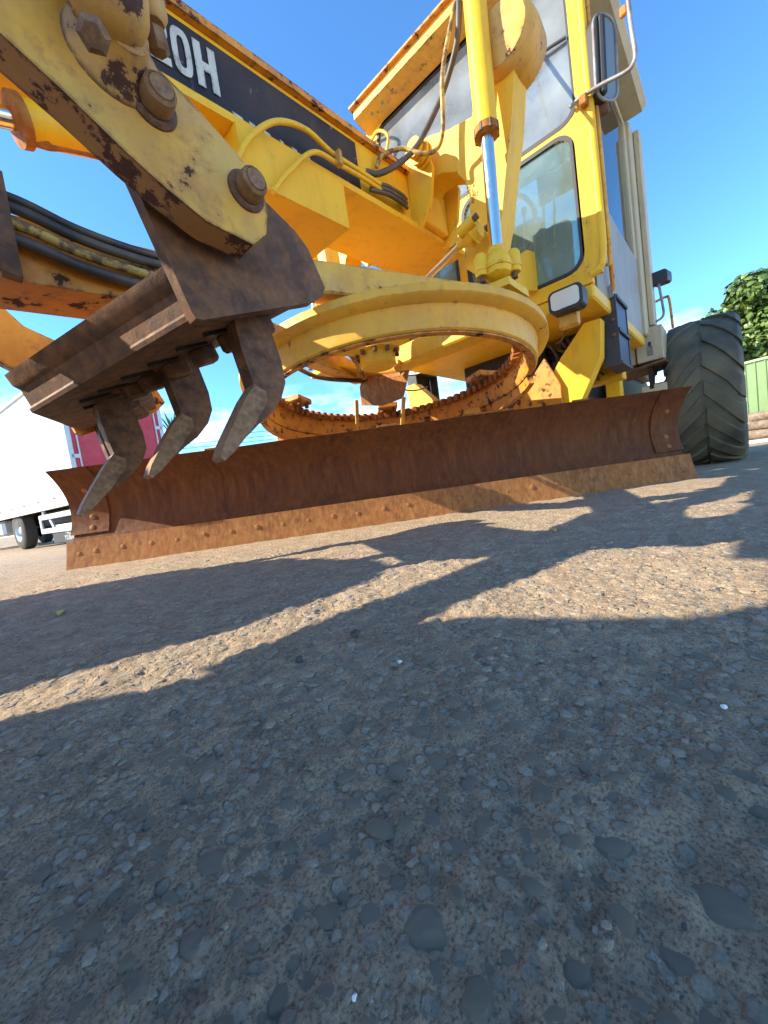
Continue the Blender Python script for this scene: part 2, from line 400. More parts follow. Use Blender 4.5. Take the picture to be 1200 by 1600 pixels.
def axis(c, half, step, growth, far):
    a = list(np.arange(-half, half + 1e-9, step)); s = step
    x = a[-1]; up = []
    while x < far:
        s *= growth; x += s; up.append(x)
    return np.array([-u for u in up[::-1]] + a + up) + c
xs = axis(1.17, .46, .0042, 1.036, 400.0); ys = axis(.98, .44, .0042, 1.036, 400.0)
GX, GY = np.meshgrid(xs, ys, indexing='ij')
GZ = ground_z(GX, GY)
nx, ny = len(xs), len(ys)
idx = np.arange(nx * ny).reshape(nx, ny)
F = np.stack([idx[:-1, :-1], idx[1:, :-1], idx[1:, 1:], idx[:-1, 1:]], -1).reshape(-1, 4)
ground = mesh_np('asphalt_ground', np.stack([GX, GY, GZ], -1).reshape(-1, 3), F, 'asphalt')
tag(ground, 'worn grey chip asphalt yard, dusty and full of flush stones', 'asphalt', kind='structure')

# stones bedded in the asphalt: flat lumps, most of the stone below the surface
def stone_geo(seed, n=8):
    r = random.Random(seed); el = r.uniform(.66, 1.0); ph = r.uniform(0, 6.28)
    ph2, ph3 = r.uniform(0, 6.28), r.uniform(0, 6.28)
    R = [1 + .13 * math.sin(2 * 6.283 * i / n + ph2) + .09 * math.sin(3 * 6.283 * i / n + ph3) + r.uniform(-.10, .09) for i in range(n)]
    tx, ty = r.uniform(-.14, .14), r.uniform(-.14, .14)
    v = []
    for k, (q, h) in enumerate(((1.06, -.35), (.98, .10), (.80, .40), (.45, .56))):
        for i in range(n):
            a = 2 * math.pi * i / n; x, y = math.cos(a) * R[i] * q, math.sin(a) * R[i] * q * el
            x, y = x * math.cos(ph) - y * math.sin(ph), x * math.sin(ph) + y * math.cos(ph)
            v.append((x, y, h + (x * tx + y * ty if k else 0) + (r.uniform(-.06, .06) if k >= 2 else 0)))
    v.append((0, 0, .58))
    f = []
    for k in range(3):
        for i in range(n):
            j = (i + 1) % n; a, b, c2, d = k * n + i, k * n + j, (k + 1) * n + j, (k + 1) * n + i
            f += [(a, b, c2), (a, c2, d)]
    for i in range(n): f.append((3 * n + i, 3 * n + (i + 1) % n, 4 * n))
    return np.array(v), np.array(f)
SG = [stone_geo(100 + k) for k in range(16)]
SL = [stone_geo(300 + k, 6) for k in range(16)]
stone_mesh = []
for k, (v, f) in enumerate(SG):
    o = mesh_np('stone', v, f, 'stone'); o.data.set_sharp_from_angle(angle=math.radians(24)); stone_mesh.append(o.data); bpy.data.objects.remove(o)
# dart throwing on a hash grid
placed = []; gridh = {}
def try_place(x, y, r):
    gx, gy = int(x / .04), int(y / .04)
    for a in (-1, 0, 1):
        for b in (-1, 0, 1):
            for (X, Y, R_) in gridh.get((gx + a, gy + b), ()):
                if (X - x) ** 2 + (Y - y) ** 2 < (.86 * (R_ + r)) ** 2: return False
    gridh.setdefault((gx, gy), []).append((x, y, r)); placed.append((x, y, r)); return True
for x, y, r in ((*(1.342, 1.273, 0.000)[:2], .0150), (*(1.365, 1.272, 0.000)[:2], .0125), (*(1.377, 1.257, 0.000)[:2], .0085), (*(1.448, 1.191, 0.000)[:2], .0085), (*(1.549, 1.051, 0.000)[:2], .0085)): try_place(x, y, r)
for r_lo, r_hi, dens, reach in ((.0080, .0130, 520, 2.4), (.0050, .0080, 3200, 1.6), (.0020, .0050, 15000, .75)):
    for _ in range(int(dens * math.pi * reach * reach)):
        rr = reach * math.sqrt(random.random()); ca = random.uniform(0, 2 * math.pi)
        x, y = 1.25 + rr * math.cos(ca), 1.00 + rr * math.sin(ca)
        r = random.uniform(r_lo, r_hi)
        if random.random() < (rr / reach) ** 4: continue
        if r < .0080 and vnoise(np.array([x / .09]), np.array([y / .09]), 9)[0] < .28: continue
        try_place(x, y, r)
vd = V(-rows[0][2], -rows[1][2], 0)
def shown(p):                                   # the stones that show largest in the photograph come first
    q = V(p[0] - CGX, p[1] - CGY, 0); d = q.length
    return p[2] / max(.12, d) * (1.0 if q.dot(vd) > .62 * d else .01)
app = sorted(placed, key=lambda p: -shown(p))
V_all, F_all, off = [], [], 0
pz = ground_z(np.array([p[0] for p in app]), np.array([p[1] for p in app]))
for i, (x, y, r) in enumerate(app):
    k = random.randrange(16); a = random.uniform(0, 6.28); hz = r * random.uniform(.23, .42)
    lift = -r * random.uniform(.05, .17)
    if i < 300:
        o = bpy.data.objects.new('stone', stone_mesh[k]); COL.objects.link(o); o.parent = ground
        o.location = (x, y, pz[i] + lift); o.rotation_euler = (random.uniform(-.06, .06), random.uniform(-.06, .06), a); o.scale = (r, r, hz)
    else:
        v, f = SL[k]; ca, sa = math.cos(a), math.sin(a)
        w = np.stack([x + r * (v[:, 0] * ca - v[:, 1] * sa), y + r * (v[:, 0] * sa + v[:, 1] * ca), pz[i] + lift + hz * v[:, 2]], -1)
        V_all.append(w); F_all.append(f + off); off += len(v)
st = mesh_np('small_stones', np.concatenate(V_all), np.concatenate(F_all), 'stone', ground, smooth=False)
tag(st, kind='stuff')


# ------------------------------------------------------------------ motor grader
G = tag(empty('motor_grader'), 'rusty yellow motor grader with angled blade, scarifier teeth and glazed cab', 'motor grader')

# --- main frame beam
def ftop(x): return 1.735 - .056 * x
def fbot(x): return 1.495 - .045 * x
XF, XR = 2.35, -.62
bm = bmesh.new()
a_prism(bm, [(XF, .15, ftop(XF)), (XR, .15, ftop(XR)), (XR, .15, fbot(XR)), (XF, .15, fbot(XF))], (0, -.30, 0))
frame_o = link('main_frame', bm, 'yellow_frame', G, bev=.004)
for nm, z, w, h in (('top_flange', ftop, .172, .026), ('bottom_flange', fbot, .180, .026)):
    s = .002 if z is ftop else -h - .002
    plate(nm, [(XF, w, z(XF) + s), (XR, w, z(XR) + s), (XR, w, z(XR) + s + h), (XF, w, z(XF) + s + h)], (0, -2 * w, 0), 'orange_rusty' if z is ftop else 'yellow_frame', frame_o, .004)
# black stripe and lettering on the left web
DX0, DX1 = 2.2, (0.210, 0.155, 1.602)[0]
def dz(x, f): return fbot(x) + .012 + (ftop(x) - fbot(x) - .03) * f
plate('black_stripe', [(DX0, .152, dz(DX0, 0)), (DX1, .152, dz(DX1, 0)), (DX1, .152, dz(DX1, 1)), (DX0, .152, dz(DX0, 1))], (0, .0025, 0), 'decal_black', frame_o, 0)
def letter(strokes, x0, w, z0f, z1f):
    bm = bmesh.new()
    for poly in strokes:
        pts = [(x0 - u * w, .1570, dz(x0 - u * w, z0f + (z1f - z0f) * v)) for u, v in poly]
        a_prism(bm, pts, (0, .0022, 0))
    return link('letter', bm, 'decal_white', frame_o)
def ring_strokes(n=20, t=.30):
    out = []
    def pt(i, s):
        a = 2 * math.pi * i / n; cx, cy = math.cos(a), math.sin(a)
        e = lambda q: math.copysign(abs(q) ** .62, q)
        return (.5 + e(cx) * (.5 - s * t), .5 + e(cy) * (.5 - s * t * .55))
    for i in range(n): out.append([pt(i, 0), pt(i + 1, 0), pt(i + 1, 1), pt(i, 1)])
    return out
LX0 = (0.972, 0.157, 1.589)[0]; LX1 = (0.916, 0.157, 1.556)[0]; LX2 = (0.905, 0.157, 1.582)[0]; LX3 = (0.837, 0.157, 1.590)[0]
lw = LX0 - LX1
letter(ring_strokes(), LX0, lw, .20, .86)
letter([[(0, 0), (.34, 0), (.34, 1), (0, 1)], [(.66, 0), (1, 0), (1, 1), (.66, 1)], [(.34, .40), (.66, .40), (.66, .60), (.34, .60)]], LX2, LX2 - LX3, .20, .86)
letter([[(0, 0), (1, 0), (1, .17), (0, .17)], [(.02, .17), (.40, .17), (1, .62), (.66, .66)], [(.66, .60), (1, .62), (1, .86), (.66, .84)], [(.06, .83), (.94, .83), (.82, 1), (.18, 1)], [(.0, .66), (.32, .66), (.32, .86), (.02, .86)]], LX0 + lw * 1.16, lw, .20, .86)
letter([[(.30, 0), (.66, 0), (.66, 1), (.42, 1), (.30, .84)]], LX0 + lw * 2.2, lw, .20, .86)
for (x, w) in ((.80, .035), (.74, .02), (.69, .028), (.62, .012), (.57, .02), (.50, .010)):
    bm = bmesh.new()
    a_prism(bm, [(x, .157, dz(x, .045)), (x - w, .157, dz(x - w, .03)), (x - w * .9, .157, dz(x - w, .07)), (x + .004, .157, dz(x, .085))], (0, .002, 0))
    link('paint_fleck', bm, 'decal_white', frame_o)

# valve box hanging under the beam
B0, B1 = (0.359, 0.190, 1.274), (0.333, 0.190, 1.407)
plate('under_box', [B0, (B0[0], .19, fbot(B0[0]) - .03), (.82, .19, fbot(.82) - .03), (.82, .19, B0[2] - .015)], (0, -.31, 0), 'yellow_frame', frame_o, .006)
# pipes and hoses along the beam
tube('hydraulic_pipe', [(0.844, 0.210, 1.291), (0.791, 0.220, 1.376), (0.687, 0.230, 1.471), (0.554, 0.225, 1.521), (0.417, 0.210, 1.520), (0.266, 0.200, 1.537), (0.092, 0.190, 1.555)], .0095, 'yellow', frame_o)
tube('hydraulic_pipe', [(0.731, 0.210, 1.240), (0.656, 0.220, 1.335), (0.528, 0.220, 1.462), (0.396, 0.210, 1.492), (0.251, 0.200, 1.516), (0.105, 0.190, 1.532)], .0085, 'yellow', frame_o)
box('pipe_clamp', (0.401, 0.222, 1.501), (.02, .03, .055), 'yellow_worn', frame_o, bev=.003)
tube('grey_hose', [(0.179, 0.170, 1.591), (0.129, 0.200, 1.588), (0.015, 0.240, 1.664), (-0.072, 0.300, 1.757), (-0.144, 0.400, 1.925), (-0.128, 0.500, 2.034), (-0.110, 0.540, 2.125), (-0.115, 0.560, 2.305)], .0125, 'hose', G, 12)
tube('braided_hose', [(0.103, 0.170, 1.644), (0.075, 0.190, 1.697), (-0.015, 0.240, 1.740), (-0.053, 0.320, 1.685), (-0.101, 0.370, 1.699), (-0.083, 0.420, 1.742), (-0.055, 0.460, 1.903), (-0.085, 0.500, 2.067), (-0.185, 0.540, 2.332)], .0095, 'hose_yellow', G, 12)
for k in range(3):
    tube('hose', [(.18 - .01 * k, .18, fbot(.1) + .02 + .018 * k), (.08, .20, fbot(.1) + .03 + .018 * k), (-.02, .20, fbot(0) + .03 + .02 * k), (-.10, .17, fbot(0) + .06 + .02 * k)], .009, 'hose', frame_o)

# --- saddle and lift arms (left and right)
def lift_side(sgn):
    f = (lambda p: p) if sgn > 0 else mirror_y
    e = lambda v: v
    arm_px = [(-0.220, 0.136, 1.821), (-0.220, 0.146, 1.882), (-0.220, 0.200, 1.902), (-0.220, 0.275, 1.881), (-0.220, 0.373, 1.841), (-0.220, 0.498, 1.812), (-0.220, 0.536, 1.950), (-0.220, 0.572, 2.077), (-0.220, 0.653, 2.133), (-0.220, 0.715, 2.067), (-0.220, 0.718, 1.956), (-0.220, 0.697, 1.850), (-0.220, 0.665, 1.673), (-0.220, 0.618, 1.497), (-0.220, 0.579, 1.331), (-0.220, 0.512, 1.142), (-0.220, 0.440, 1.141), (-0.220, 0.380, 1.204), (-0.220, 0.390, 1.303), (-0.220, 0.425, 1.402), (-0.220, 0.444, 1.491), (-0.220, 0.429, 1.577), (-0.220, 0.386, 1.646), (-0.220, 0.313, 1.686), (-0.220, 0.252, 1.687), (-0.220, 0.208, 1.659)]
    A = plate('lift_arm', [f(p) for p in arm_px], (-.13, 0, 0), 'yellow', G, .022, 3)
    # round trunnion boss
    bc = f((-0.220, 0.666, 1.984))
    lathe('trunnion_boss', [(0, -.16), (.11, -.16), (.132, -.135), (.138, -.05), (.132, .02), (.112, .045), (.07, .052), (0, .052)], bc, (1, 0, 0), 'yellow_worn', A, 36)
    # pivot lug stack at the inner end
    pc = f((-0.120, 0.264, 1.761))
    for k, (r, h) in enumerate(((.052, .018), (.052, .018), (.040, .024))):
        x = pc[0] - .035 + k * .03
        cyl('pivot_lug', (x, pc[1], pc[2]), (x + h, pc[1], pc[2]), r, 'yellow', A, seg=28, bev=.003)
    # saddle plates on the beam
    for x, t in ((-.16, .022), (-.40, .022)):
        pts = [(x, .152, ftop(0) + .02), (x, .152, fbot(0) - .01), (x, .19, fbot(0) - .03), (x, .27, 1.56), (x, .30, 1.70), (x, .26, 1.83), (x, .20, 1.86), (x, .152, 1.84)]
        plate('saddle_plate', [f(p) for p in pts], (-t, 0, 0), 'yellow', G, .004)
    box('saddle_web', (-.29, sgn * .185, 1.60), (.21, .06, .19), 'yellow_frame', G, bev=.005)
    # lift cylinder: barrel, gland, chromed rod, ball socket
    top = f((-0.144, 0.600, 2.244)); gl = f((-0.109, 0.600, 1.619)); rb = f((-0.072, 0.600, 1.139))
    L = cyl('lift_cylinder', top, gl, .046, 'yellow', G, seg=36)
    d = (V(gl) - V(top)).normalized()
    lathe('gland', [(.047, -.010), (.051, -.008), (.051, .020), (.040, .027), (0, .027)], gl, d, 'rust_orange', L, 32)
    for i in range(8):
        a = i * math.pi / 4; q = frame_from(d) @ V(math.cos(a) * .047, math.sin(a) * .047, .008)
        cyl('gland_bolt', V(gl) + q - d * .016, V(gl) + q + d * .016, .0075, 'bolt_steel', L, seg=6)
    cyl('chrome_rod', V(gl) + d * .031, rb, .0265, 'chrome', L, seg=32)
    bp = V(rb) + d * .055
    lathe('ball_socket', [(.030, -.055), (.034, -.045), (.030, -.035), (.050, -.012), (.057, .010), (.056, .024), (.060, .026), (.060, .036), (.056, .038), (.050, .058), (.030, .072), (0, .076)], bp, d, 'yellow', L, 32)
    for s in (-1, 1):
        q = bp + V(-s * .046, s * .050, 0)
        lathe('socket_ear', [(0, -.035), (.020, -.035), (.028, -.022), (.028, .026), (.031, .027), (.031, .036), (.028, .037), (.024, .055), (0, .056)], q, d, 'yellow', L, 20)
        cyl('socket_bolt', q + d * .052, q + d * .078, .014, 'bolt_steel', L, seg=6, bev=.002)
    # drawbar ear carrying the ball
    plate('drawbar_ear', [f(p) for p in ((-0.499, 0.500, 1.130), (-0.552, 0.500, 1.265), (-0.613, 0.500, 1.340), (-0.727, 0.500, 1.404), (-0.846, 0.500, 1.430), (-0.935, 0.500, 1.394), (-0.975, 0.500, 1.246))], (0, -sgn * .045, 0), 'yellow', G, .008, 2)
    plate('drawbar_shelf', [f(p) for p in ((-.02, .66, .955), (-.22, .66, .955), (-.26, .40, .955), (.02, .40, .955))], (0, 0, .03), 'yellow', G, .005)
    # hose from the arm to the cylinder
    tube('cylinder_hose', [f(p) for p in ((-0.735, 0.520, 2.642), (-0.827, 0.540, 2.674), (-0.805, 0.560, 2.552), (-0.629, 0.570, 2.289), (-0.437, 0.585, 2.050), (-0.304, 0.595, 1.877), (-0.229, 0.600, 1.771))], .0085, 'hose', L, 12)
    cyl('hose_fitting', f((-0.423, 0.586, 2.028)), f((-0.304, 0.595, 1.877)), .0105, 'grey_metal', L, seg=12)
    return A
A_left = lift_side(1); lift_side(-1)
# cast marks on the arm leg
def text_mesh(name, body, size, mat, parent, M, spacing=1.0):
    cu = bpy.data.curves.new(name, 'FONT'); cu.body = body; cu.size = size; cu.extrude = .0008; cu.align_x = 'CENTER'; cu.space_character = spacing; cu.resolution_u = 2
    o = bpy.data.objects.new(name, cu); COL.objects.link(o)
    dg = bpy.context.evaluated_depsgraph_get(); me = bpy.data.meshes.new_from_object(o.evaluated_get(dg))
    bpy.data.objects.remove(o); me.transform(M); me.materials.clear(); me.materials.append(MATS[mat])
    o = bpy.data.objects.new(name, me); COL.objects.link(o); o.parent = parent; return o
def basis(o, u, v):
    u = V(u).normalized(); n = u.cross(V(v)).normalized(); v = n.cross(u)
    return Matrix(((u.x, v.x, n.x, o[0]), (u.y, v.y, n.y, o[1]), (u.z, v.z, n.z, o[2]), (0, 0, 0, 1)))
t = NT('cast_mark'); t.color((0.30, 0.19, 0.02)); t.set('Roughness', .6)
for body, px, s in (('CAT', (-0.218, 0.449, 1.522), .026), ('8E1847-6', (-0.218, 0.466, 1.500), .021), ('-22-', (-0.218, 0.481, 1.491), .022)):
    text_mesh('cast_lettering', body, s, 'cast_mark', A_left, basis(px, (0, .16, .98), (0, -.98, .16)))

# --- centre-shift cylinder
cs0, cs1 = V((-0.120, 0.139, 1.185)), V((-0.120, 0.427, 1.269))
d = (cs1 - cs0).normalized()
S = cyl('shift_rod', cs0 - d * .5, cs1, .019, 'chrome', G, seg=28)
lathe('shift_ball_socket', [(.022, -.02), (.026, 0), (.040, .018), (.052, .035), (.054, .05), (.058, .052), (.058, .060), (.054, .062), (.048, .085), (.028, .10), (0, .105)], cs1, d, 'yellow', S, 28)
for s in (-1, 1):
    q = cs1 + d * .05 + V(0, .2, .9).cross(d).normalized() * (s * .055)
    cyl('shift_ear', q - d * .03, q + d * .045, .024, 'yellow', S, seg=18, bev=.005)
    cyl('shift_bolt', q + d * .045, q + d * .068, .013, 'bolt_steel', S, seg=6, bev=.002)

# --- circle (turntable) with its inner gear
CC = (-.12, -.08, 0)
ci = lathe('circle', [(.800, .905), (.802, .900), (.802, .874), (.796, .868), (.752, .858), (.745, .848), (.742, .788), (.737, .774), (.728, .769), (.720, .772), (.716, .780), (.700, .90)], CC, (0, 0, 1), 'circle_paint', G, 128, True)
lathe('circle_inner_band', [(.6985, .899), (.668, .899), (.668, .862), (.684, .857), (.690, .785), (.698, .763), (.726, .761), (.727, .7675), (.7145, .774)], CC, (0, 0, 1), 'orange_rusty', ci, 128, True)
bm = bmesh.new()
NT_ = 78
for i in range(NT_):
    a = 2 * math.pi * i / NT_; ca, sa = math.cos(a), math.sin(a)
    w0, w1 = .021, .012
    def q(r, w, z): return (CC[0] + r * ca - w * sa, CC[1] + r * sa + w * ca, z)
    vs = [bm.verts.new(q(r, w, z)) for z in (.856, .897) for r, w in ((.6685, -w0), (.636, -w1), (.636, w1), (.6685, w0))]
    for f4 in ((0, 1, 2, 3), (7, 6, 5, 4), (0, 4, 5, 1), (1, 5, 6, 2), (2, 6, 7, 3), (3, 7, 4, 0)): bm.faces.new([vs[k] for k in f4])
link('gear_teeth', bm, 'rust_orange', ci)
# curved yoke welded under the far half of the ring
bm = bmesh.new(); arc = []
for k in range(49):
    a = math.radians(126 + 196 * k / 48); ca, sa = math.cos(a), math.sin(a)
    zb = .692 + .03 * (abs(k - 24) / 24) ** 3
    arc.append([bm.verts.new((CC[0] + r * ca, CC[1] + r * sa, z)) for r, z in ((.704, .760), (.712, zb), (.738, zb - .004), (.733, .768))])
for A, B in zip(arc[:-1], arc[1:]):
    for i in range(4): bm.faces.new((A[i], A[(i + 1) % 4], B[(i + 1) % 4], B[i]))
bm.faces.new(arc[0]); bm.faces.new(arc[-1][::-1])
link('circle_yoke', bm, 'orange_rusty', ci)
# clamping shoes holding the circle
for a in (35, 100, 160, 225, 290, 345):
    ca, sa = math.cos(math.radians(a)), math.sin(math.radians(a))
    o = box('circle_shoe', (CC[0] + .655 * ca, CC[1] + .655 * sa, .925), (.16, .14, .035), 'orange_rusty', ci, math.radians(a), .006)
    for s in (-1, 1):
        p = (CC[0] + .60 * ca - s * .04 * sa, CC[1] + .60 * sa + s * .04 * ca)
        cyl('shoe_bolt', (p[0], p[1], .885), (p[0], p[1], .91), .014, 'bolt_steel', ci, seg=6)

cT = Matrix.Translation(V(CC) + V(0, 0, .85))
tilt_ax = V(-.722, .692, 0).normalized()
ci.matrix_basis = Matrix.Translation(V(0, 0, -.084)) @ cT @ Matrix.Rotation(-.108, 4, tilt_ax) @ cT.inverted()
# --- drawbar
def beam(name, p0, p1, h, w, mat, parent, bev=.006):
    p0, p1 = V(p0), V(p1); d = (p1 - p0); L = d.length; d.normalize()
    side = V(0, 0, 1).cross(d).normalized(); up = d.cross(side)
    M = Matrix((d, side, up)).transposed()
    return box(name, (p0 + p1) / 2, (L, w, h), mat, parent, M, bev)
D1 = beam('drawbar_leg', (1.02, .09, .97), (-.36, .56, .985), .11, .09, 'yellow_worn', G)
D2 = beam('drawbar_leg', (1.02, -.09, .97), (-.36, -.56, .985), .11, .09, 'yellow_worn', G)
bm = bmesh.new()
def tsec(x, y, w, z0, z1): return [bm.verts.new(p) for p in ((x, y + w, z0), (x, y - w, z0), (x, y - w, z1), (x, y + w, z1))]
prev = None
for a_ in ((.96, .0, .085, .850, 1.005), (1.50, .0, .085, .815, .965), (1.68, -.01, .060, .80, .895), (2.30, -.04, .05, .725, .805)):
    cur = tsec(*a_)
    if prev:
        for i in range(4): bm.faces.new((prev[i], prev[(i + 1) % 4], cur[(i + 1) % 4], cur[i]))
    else: bm.faces.new(cur)
    prev = cur
bm.faces.new(prev[::-1])
db = link('drawbar_tongue', bm, 'orange_rusty', G, bev=.006)
DP = box('drawbar_yoke', (-.40, 0, .985), (.16, 1.16, .11), 'yellow', G, bev=.01)
# hoses strapped on the tongue
for k, (z, y, m, r) in enumerate(((.985, .112, 'hose', .010), (.958, .118, 'hose', .012), (.925, .114, 'hose_yellow', .012), (.893, .108, 'hose', .013))):
    tube('tongue_hose', [(1.62, y - .03, z - .03), (1.54, y, z - .005), (1.40, y + .004, z + .008), (1.28, y + .006, z - .018), (1.15, y + .002, z - .024), (1.00, y - .01, z - .012), (.80, y - .02, z - .02)], r, m, db)
plate('hose_strap', [(1.405, .148, .800), (1.437, .148, .805), (1.437, .148, 1.030), (1.405, .148, 1.025)], (0, -.03, 0), 'steel_dark', db, .003)

# --- circle drive and brackets seen through the ring
cd_ = V((-0.097, -0.150, 0.930))
lathe('circle_drive', [(0, -.05), (.09, -.05), (.10, -.04), (.10, .02), (.13, .03), (.13, .06), (.10, .07), (.085, .20), (.06, .30), (0, .30)], cd_, (0, 0, 1), 'yellow', G, 32)
cd_mo = V((0.161, -0.324, 1.000))
cyl('swing_motor', cd_ + V(0, 0, .10), cd_mo + V(0, 0, .05), .085, 'yellow', G, seg=32, bev=.01)
for i in range(10):
    a = i * math.pi / 5; p = cd_ + V(.115 * math.cos(a), .115 * math.sin(a), .005); cyl('flange_bolt', p, p + V(0, 0, .03), .012, 'bolt_steel', G, seg=6)
tube('drive_hose', [(0.298, -0.399, 0.980), (0.179, -0.303, 0.990), (0.007, -0.265, 0.980), (-0.290, -0.448, 0.930)], .016, 'hose_yellow', G)
tube('drive_hose', [(0.371, -0.388, 0.940), (0.018, -0.526, 0.920), (-0.372, -0.471, 0.920)], .013, 'hose', G)
# rusty tray hung on two straps with a roller above it
tr_ = [(-0.300, -0.515, 0.888), (-0.300, -0.420, 0.911), (-0.300, -0.105, 0.851), (-0.330, -0.189, 0.736), (-0.330, -0.363, 0.731), (-0.330, -0.550, 0.776)]
T = plate('hanging_tray', tr_, (-.02, 0, .03), 'rust_edge', G, .003)
cyl('tray_roller', (-0.330, -0.451, 0.964), (-0.330, -0.198, 0.921), .030, 'yellow_worn', T, seg=20, bev=.004)
beam('tray_strap', (-0.330, -0.591, 0.824), (-0.330, -0.627, 0.591), .012, .03, 'yellow_worn', T, .002)
beam('tray_strap', (-0.330, -0.183, 0.742), (-0.330, -0.232, 0.557), .012, .03, 'yellow_worn', T, .002)
beam('tray_ear', (-0.310, -0.446, 0.890), (-0.310, -0.433, 1.010), .012, .02, 'yellow_worn', T, .002)
beam('tray_ear', (-0.310, -0.172, 0.853), (-0.310, -0.174, 0.960), .012, .02, 'yellow_worn', T, .002)

# --- moldboard
b_ = V(-.722, .692, 0).normalized(); n_ = V(.692, .722, 0).normalized()
ML, MR = V(1.186, -1.565, 0), V(-1.547, 1.053, 0)          # right and left ends of the cutting edge
mid_ = (ML + MR) / 2; HL = (MR - ML).length / 2
prof = []
for i in range(15):
    u = i / 14; z = .125 + u * .435
    prof.append((-.058 + .115 * (2 * (u - .47)) ** 2 * (1.0 if u > .47 else .72), z))
bm = bmesh.new(); rowsv = []
NS = 24
for off in (0.0, -.022):
    R_ = []
    for s in range(NS + 1):
        w = -HL + .012 + (2 * HL - .024) * s / NS
        R_.append([bm.verts.new(mid_ + b_ * w + n_ * (p[0] + off) + V(0, 0, p[1] + (.0015 * math.sin(s * 1.7) if i_ == 14 else 0))) for i_, p in enumerate(prof)])
    rowsv.append(R_)
for R_ in rowsv:
    for s in range(NS):
        for i in range(14): bm.faces.new((R_[s][i], R_[s + 1][i], R_[s + 1][i + 1], R_[s][i + 1]))
A_, B_ = rowsv
for s in range(NS):
    bm.faces.new((A_[s][0], B_[s][0], B_[s + 1][0], A_[s + 1][0])); bm.faces.new((A_[s][14], A_[s + 1][14], B_[s + 1][14], B_[s][14]))
for i in range(14):
    bm.faces.new((A_[0][i], A_[0][i + 1], B_[0][i + 1], B_[0][i])); bm.faces.new((A_[NS][i], B_[NS][i], B_[NS][i + 1], A_[NS][i + 1]))
mb = link('moldboard', bm, 'rust_board', G)
def strip(name, w0, w1, pr, th, mat, nseg=1, wob=0.0):
    bm = bmesh.new(); fr, bk = [], []
    for s in range(nseg + 1):
        w = w0 + (w1 - w0) * s / nseg
        fr.append([bm.verts.new(mid_ + b_ * w + n_ * p[0] + V(0, 0, p[1] + (random.uniform(-wob, wob) if i == 0 else 0))) for i, p in enumerate(pr)])
        bk.append([bm.verts.new(v.co - n_ * th) for v in fr[-1]])
    m = len(pr)
    for s in range(nseg):
        for i in range(m - 1):
            bm.faces.new((fr[s][i], fr[s + 1][i], fr[s + 1][i + 1], fr[s][i + 1])); bm.faces.new((bk[s][i], bk[s][i + 1], bk[s + 1][i + 1], bk[s + 1][i]))
        bm.faces.new((fr[s][0], bk[s][0], bk[s + 1][0], fr[s + 1][0])); bm.faces.new((fr[s][m - 1], fr[s + 1][m - 1], bk[s + 1][m - 1], bk[s][m - 1]))
    for s in (0, nseg):
        for i in range(m - 1): bm.faces.new((fr[s][i], fr[s][i + 1], bk[s][i + 1], bk[s][i]))
    return link(name, bm, mat, mb, bev=.0025)
edge_pr = [(.075, -.004), (.050, .075), (.030, .155)]
strip('cutting_edge', -HL, -.0008, edge_pr, .018, 'rust_edge', 40, .005)
strip('cutting_edge', .0008, HL, edge_pr, .018, 'rust_edge', 40, .005)
end_pr = [(p[0] + .012, p[1]) for p in prof[2:]]
strip('end_bit', -HL, -HL + .215, end_pr, .012, 'rust_board')
strip('end_bit', HL - .185, HL, end_pr, .012, 'rust_board')
# bolts: domed plough bolt heads
bmb = bmesh.new(); a_lathe(bmb, [(.019, 0), (.018, .003), (.012, .006), (.005, .007), (0, .007)], (0, 0, 0), (0, 0, 1), 14)
bolt_o = link('bolt', bmb, 'rust_edge', mb); bolt_me = bolt_o.data; bpy.data.objects.remove(bolt_o)
def bolt(w, p, z, nrm, s=1.0):
    o = bpy.data.objects.new('bolt', bolt_me); COL.objects.link(o); o.parent = mb
    o.location = mid_ + b_ * w + n_ * p + V(0, 0, z); o.rotation_euler = nrm.to_track_quat('Z', 'Y').to_euler(); o.scale = (s, s, s)
nb = (n_ + V(0, 0, .28)).normalized()
k = 0
w = -HL + .07
while w < HL - .05:
    bolt(w, .0475 + random.uniform(-.002, .001), .086 + random.uniform(-.006, .006), nb, random.uniform(.60, .85)); k += 1; w += (.098 if k == 1 else .152) + random.uniform(-.01, .01)
for w0 in (-HL + .12, HL - .09):
    for u, zz in ((3, 0), (5, 0), (10, 0)):
        p = prof[u]; pn = prof[u + 1]; tn = (V(pn[0] - p[0], 0, pn[1] - p[1])).normalized()
        nrm = (n_ * tn.z - V(0, 0, 1) * tn.x).normalized(); bolt(w0, p[0] + .013, p[1], nrm, .8)
# light patches where plates are welded on the top lip
for w, l in ((.02, .12), (.62, .30), (-.95, .16), (1.2, .10)):
    a = prof[14]; q = mid_ + b_ * w + n_ * (a[0] - .012) + V(0, 0, a[1] + .006)
    box('lip_patch', q, (l, .020, .012), 'rust_edge', mb, Matrix((b_, n_, V(0, 0, 1))).transposed(), .002)
# arms between circle and moldboard
for w in (-.62, .62):
    c0 = mid_ + b_ * w
    p1 = [c0 - n_ * .10 + V(0, 0, .16), c0 - n_ * .09 + V(0, 0, .50), c0 - n_ * .14 + V(0, 0, .64), c0 - n_ * .36 + V(0, 0, .66), c0 - n_ * .42 + V(0, 0, .55), c0 - n_ * .26 + V(0, 0, .22)]
    plate('blade_arm', [p - b_ * .03 for p in p1], b_ * .06, 'yellow_worn', G, .008)

